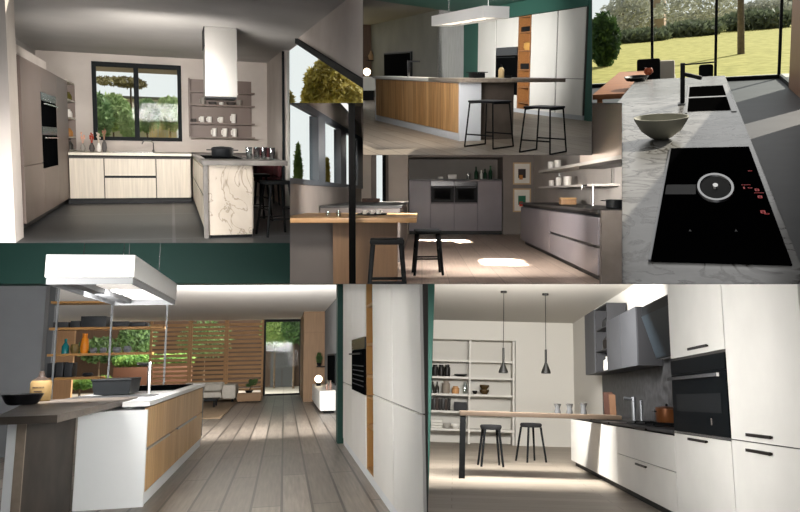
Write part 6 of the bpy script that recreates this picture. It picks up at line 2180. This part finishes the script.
    R.one('sink', MB().box(A + .14, A + .62, q.y - .75, q.y - .08, z, z + .006), plain('black sink', '#151516', .4), 'black sink inset beside the chunky tap', 'sink', (A + .4, q.y, z))
    bd = P(609, 408, a=RW - .12).y
    # bar over the end of the run
    b_z = P(461, 411, d=P(462, 478.5, z=0).y).z
    bd0 = P(462, 478.5, z=0).y - .02
    bx0 = P(459.8, 413, d=bd0).x
    bx1 = P(617, 409, d=bd0 + .6).x
    t = R.thing('bar_counter', 'brown elm bar counter on one black leg', 'counter', ((bx0 + bx1) / 2, bd0, 0))
    th = P(530, 411, d=bd0).z - P(530, 415.5, d=bd0).z
    th = max(.05, min(th, b_z - CT - .004))
    R.part('counter_top', MB().box(bx0, A + .3, bd0, bd0 + .75, b_z - th, b_z, .004), elm, t)
    lx1 = P(465.3, 450, d=bd0).x
    R.part('leg', MB().box(bx0 + .005, lx1, bd0 + .01, bd0 + .1, 0, b_z - th - .002), BLACKW, t)
    z = b_z + .002
    gj = None
    for x, h_, lb in ((557.5, 9, 'left of three smoky glass jars on the elm bar'), (569.5, 9.4, 'middle of three smoky glass jars on the elm bar'), (583.5, 10.4, 'right of three smoky glass jars on the elm bar')):
        d_ = bd0 + .35
        q = P(x, 409, d=d_)
        k2 = d_ / F
        t = R.thing('glass_jar', lb, 'jar', (q.x, d_, z), 0, 'smoky jars on the elm bar')
        R.part('body', MB().lathe(q.x, d_, sh([(0, 0), (2.9 * k2, 0), (3.2 * k2, 1 * k2), (2.2 * k2, h_ * .5 * k2), (3.4 * k2, h_ * .9 * k2), (3.2 * k2, h_ * .9 * k2), (0, 1.2 * k2)], z), 20), plain('smoky glass', '#4a4b4c', .2), t)
        R.part('lid', MB().lathe(q.x, d_, sh([(3.6 * k2, h_ * .905 * k2), (3.6 * k2, h_ * k2), (0, h_ * 1.04 * k2)], z), 20), plain('dark jar lid', '#3d3b39', .5), t)
    # cutting boards leaning against the splashback end
    p = P(609, 408, d=bd0 + .55)
    k2 = (bd0 + .55) / F
    for i, (dx, w_, h_, mt, lb) in enumerate(((0, 9, 21, plain('red brown board', '#2c1810', .5), 'red brown chopping board leaning behind the smoky jars'), (3, 6, 19, plain('tan board', '#4a3424', .5), 'tan chopping board leaning in front of the red brown one'))):
        x = p.x + dx * k2
        yb = bd0 + .6 - i * .07
        m = MB().prism([(x - w_ / 2 * k2, yb - .07, z), (x + w_ / 2 * k2, yb - .07, z), (x + w_ / 2 * k2, yb, z + h_ * k2), (x - w_ / 2 * k2, yb, z + h_ * k2)], (0, .025, 0))
        R.one('chopping_board', m, mt, lb, 'chopping board', (x, yb, z), 'leaning chopping boards')

    # --- stools
    gst = 'round black stools at the elm bar'
    for (fx_, fy_, sx_, sy_, yaw, lb) in ((491, 467, 490.7, 424.7, .12, 'left round black stool under the elm bar'), (532, 462.5, 531.5, 423, .45, 'right round black stool under the elm bar')):
        f = P(fx_, fy_, z=0)
        f.y += .2
        hs = P(sx_, sy_, d=f.y).z
        k2 = f.y / F
        stool(R, 'bar_stool', lb, (f.x, f.y, 0), yaw, hs, 6.8 * k2, 10.4 * k2, BLACKW, 'round', .085, .024, (), gst, plain('black felt seat', '#1a1a1b', .9), 10.4 * k2)

    # --- pendants
    for (x, yc, yt, yn, yb, d_, lb) in ((503.3, 291, 348, 362.5, 373, None, 'left black cone pendant lamp over the bar'), (546, 293.5, 349.5, 362.5, 373.5, None, 'right black cone pendant lamp over the bar')):
        c = P(x, yc, z=CH)
        d_ = c.y
        k2 = d_ / F
        b, n_, tp = P(x, yb, d=d_), P(x, yn, d=d_), P(x, yt, d=d_)
        t = R.thing('pendant_lamp', lb, 'lamp', (b.x, d_, b.z), 0, 'cone pendants over the bar')
        bl = plain('pendant black', '#141310', .5)
        R.part('canopy', MB().rod((b.x, d_, CH - .04), (b.x, d_, CH - .002), 3.2 * k2, n=20), bl, t)
        R.part('cord', MB().rod((b.x, d_, tp.z), (b.x, d_, CH - .04), .008, n=6), bl, t)
        R.part('lamp_shade', MB().lathe(b.x, d_, [(0, tp.z), (1.1 * k2, tp.z), (1.1 * k2, n_.z), (4.6 * k2, b.z + .03), (4.6 * k2, b.z), (4.2 * k2, b.z), (.6 * k2, n_.z - .03), (0, n_.z - .03)], 24), bl, t)

    # --- light
    R.daylight((435, 290, 800, 505), 6.0, (1, .99, .96))
    q = P(456, 380, d=5.6)
    R.beam((q.x, 5.6, 1.5), (A, 7.4, 1.2), .5, 1.3, 30, (1, .98, .95), spread=140)
    R.area((.9, 11.2, CH - .7), (.4, 18, 1.0), 2.4, 980, (1, .98, .94), 1.0)
    return R
BAYS = [kitchen_marble_peninsula,kitchen_oak_island,kitchen_marble_worktop,kitchen_sunlit_boards,kitchen_green_portal,kitchen_white_run]

# ================================================================== the showroom's dividers between the bays
def dividers():
    m = plain('divider board', '#55565a', .8)
    segs = [((-9, 243), (290, 243), 20), ((290, 103), (290, 284), 20), ((290, 103), (363, 103), 20), ((363, -9), (363, 155), 20),
            ((363, 155), (592, 155), 20), ((592, -9), (592, 155), 18), ((592, 103), (622, 103), 18), ((622, 103), (622, 284), 18),
            ((290, 284), (428, 284), 20), ((428, 284), (810, 284), 20), ((428, 284), (428, 521), 20),
            ((-10, -9), (-10, 521), 12), ((810, -9), (810, 521), 12), ((-10, 521), (810, 521), 12)]
    T = .0006
    for (p, q, D) in segs:
        r = [Vector(((x - CX) / F, 1, -(y - CY) / F)) for x, y in (p, q)]
        n = r[0].cross(r[1]).normalized() * T
        b = MB()
        A = [EYE + r[0] * NEAR, EYE + r[1] * NEAR, EYE + r[1] * D, EYE + r[0] * D]
        b.prism([a - n for a in A], n * 2)
        me = bpy.data.meshes.new('wall_divider')
        bmesh.ops.recalc_face_normals(b.bm, faces=b.bm.faces[:])
        b.bm.to_mesh(me)
        me.materials.append(m)
        o = bpy.data.objects.new('wall_divider', me)
        COL.objects.link(o)
        o['kind'] = 'structure'


def world():
    w = bpy.data.worlds.new('sky')
    SC.world = w
    w.use_nodes = True
    nt = w.node_tree
    bg = nt.nodes['Background']
    t = nt.nodes.new('ShaderNodeTexCoord')
    sp = nt.nodes.new('ShaderNodeSeparateXYZ')
    nt.links.new(t.outputs['Generated'], sp.inputs[0])
    mr = nt.nodes.new('ShaderNodeMapRange')
    mr.inputs['From Min'].default_value = -.3
    mr.inputs['From Max'].default_value = .5
    nt.links.new(sp.outputs['Y'], mr.inputs['Value'])
    c = ramp(nt, mr.outputs[0], [(0, (.26, .26, .265, 1)), (1, (1.0, .99, .97, 1))])
    nt.links.new(c, bg.inputs[0])
    bg.inputs[1].default_value = 1.0


for bay in BAYS:
    bay()
dividers()
world()
for o in bpy.data.objects:
    if '_' in o:
        del o['_']
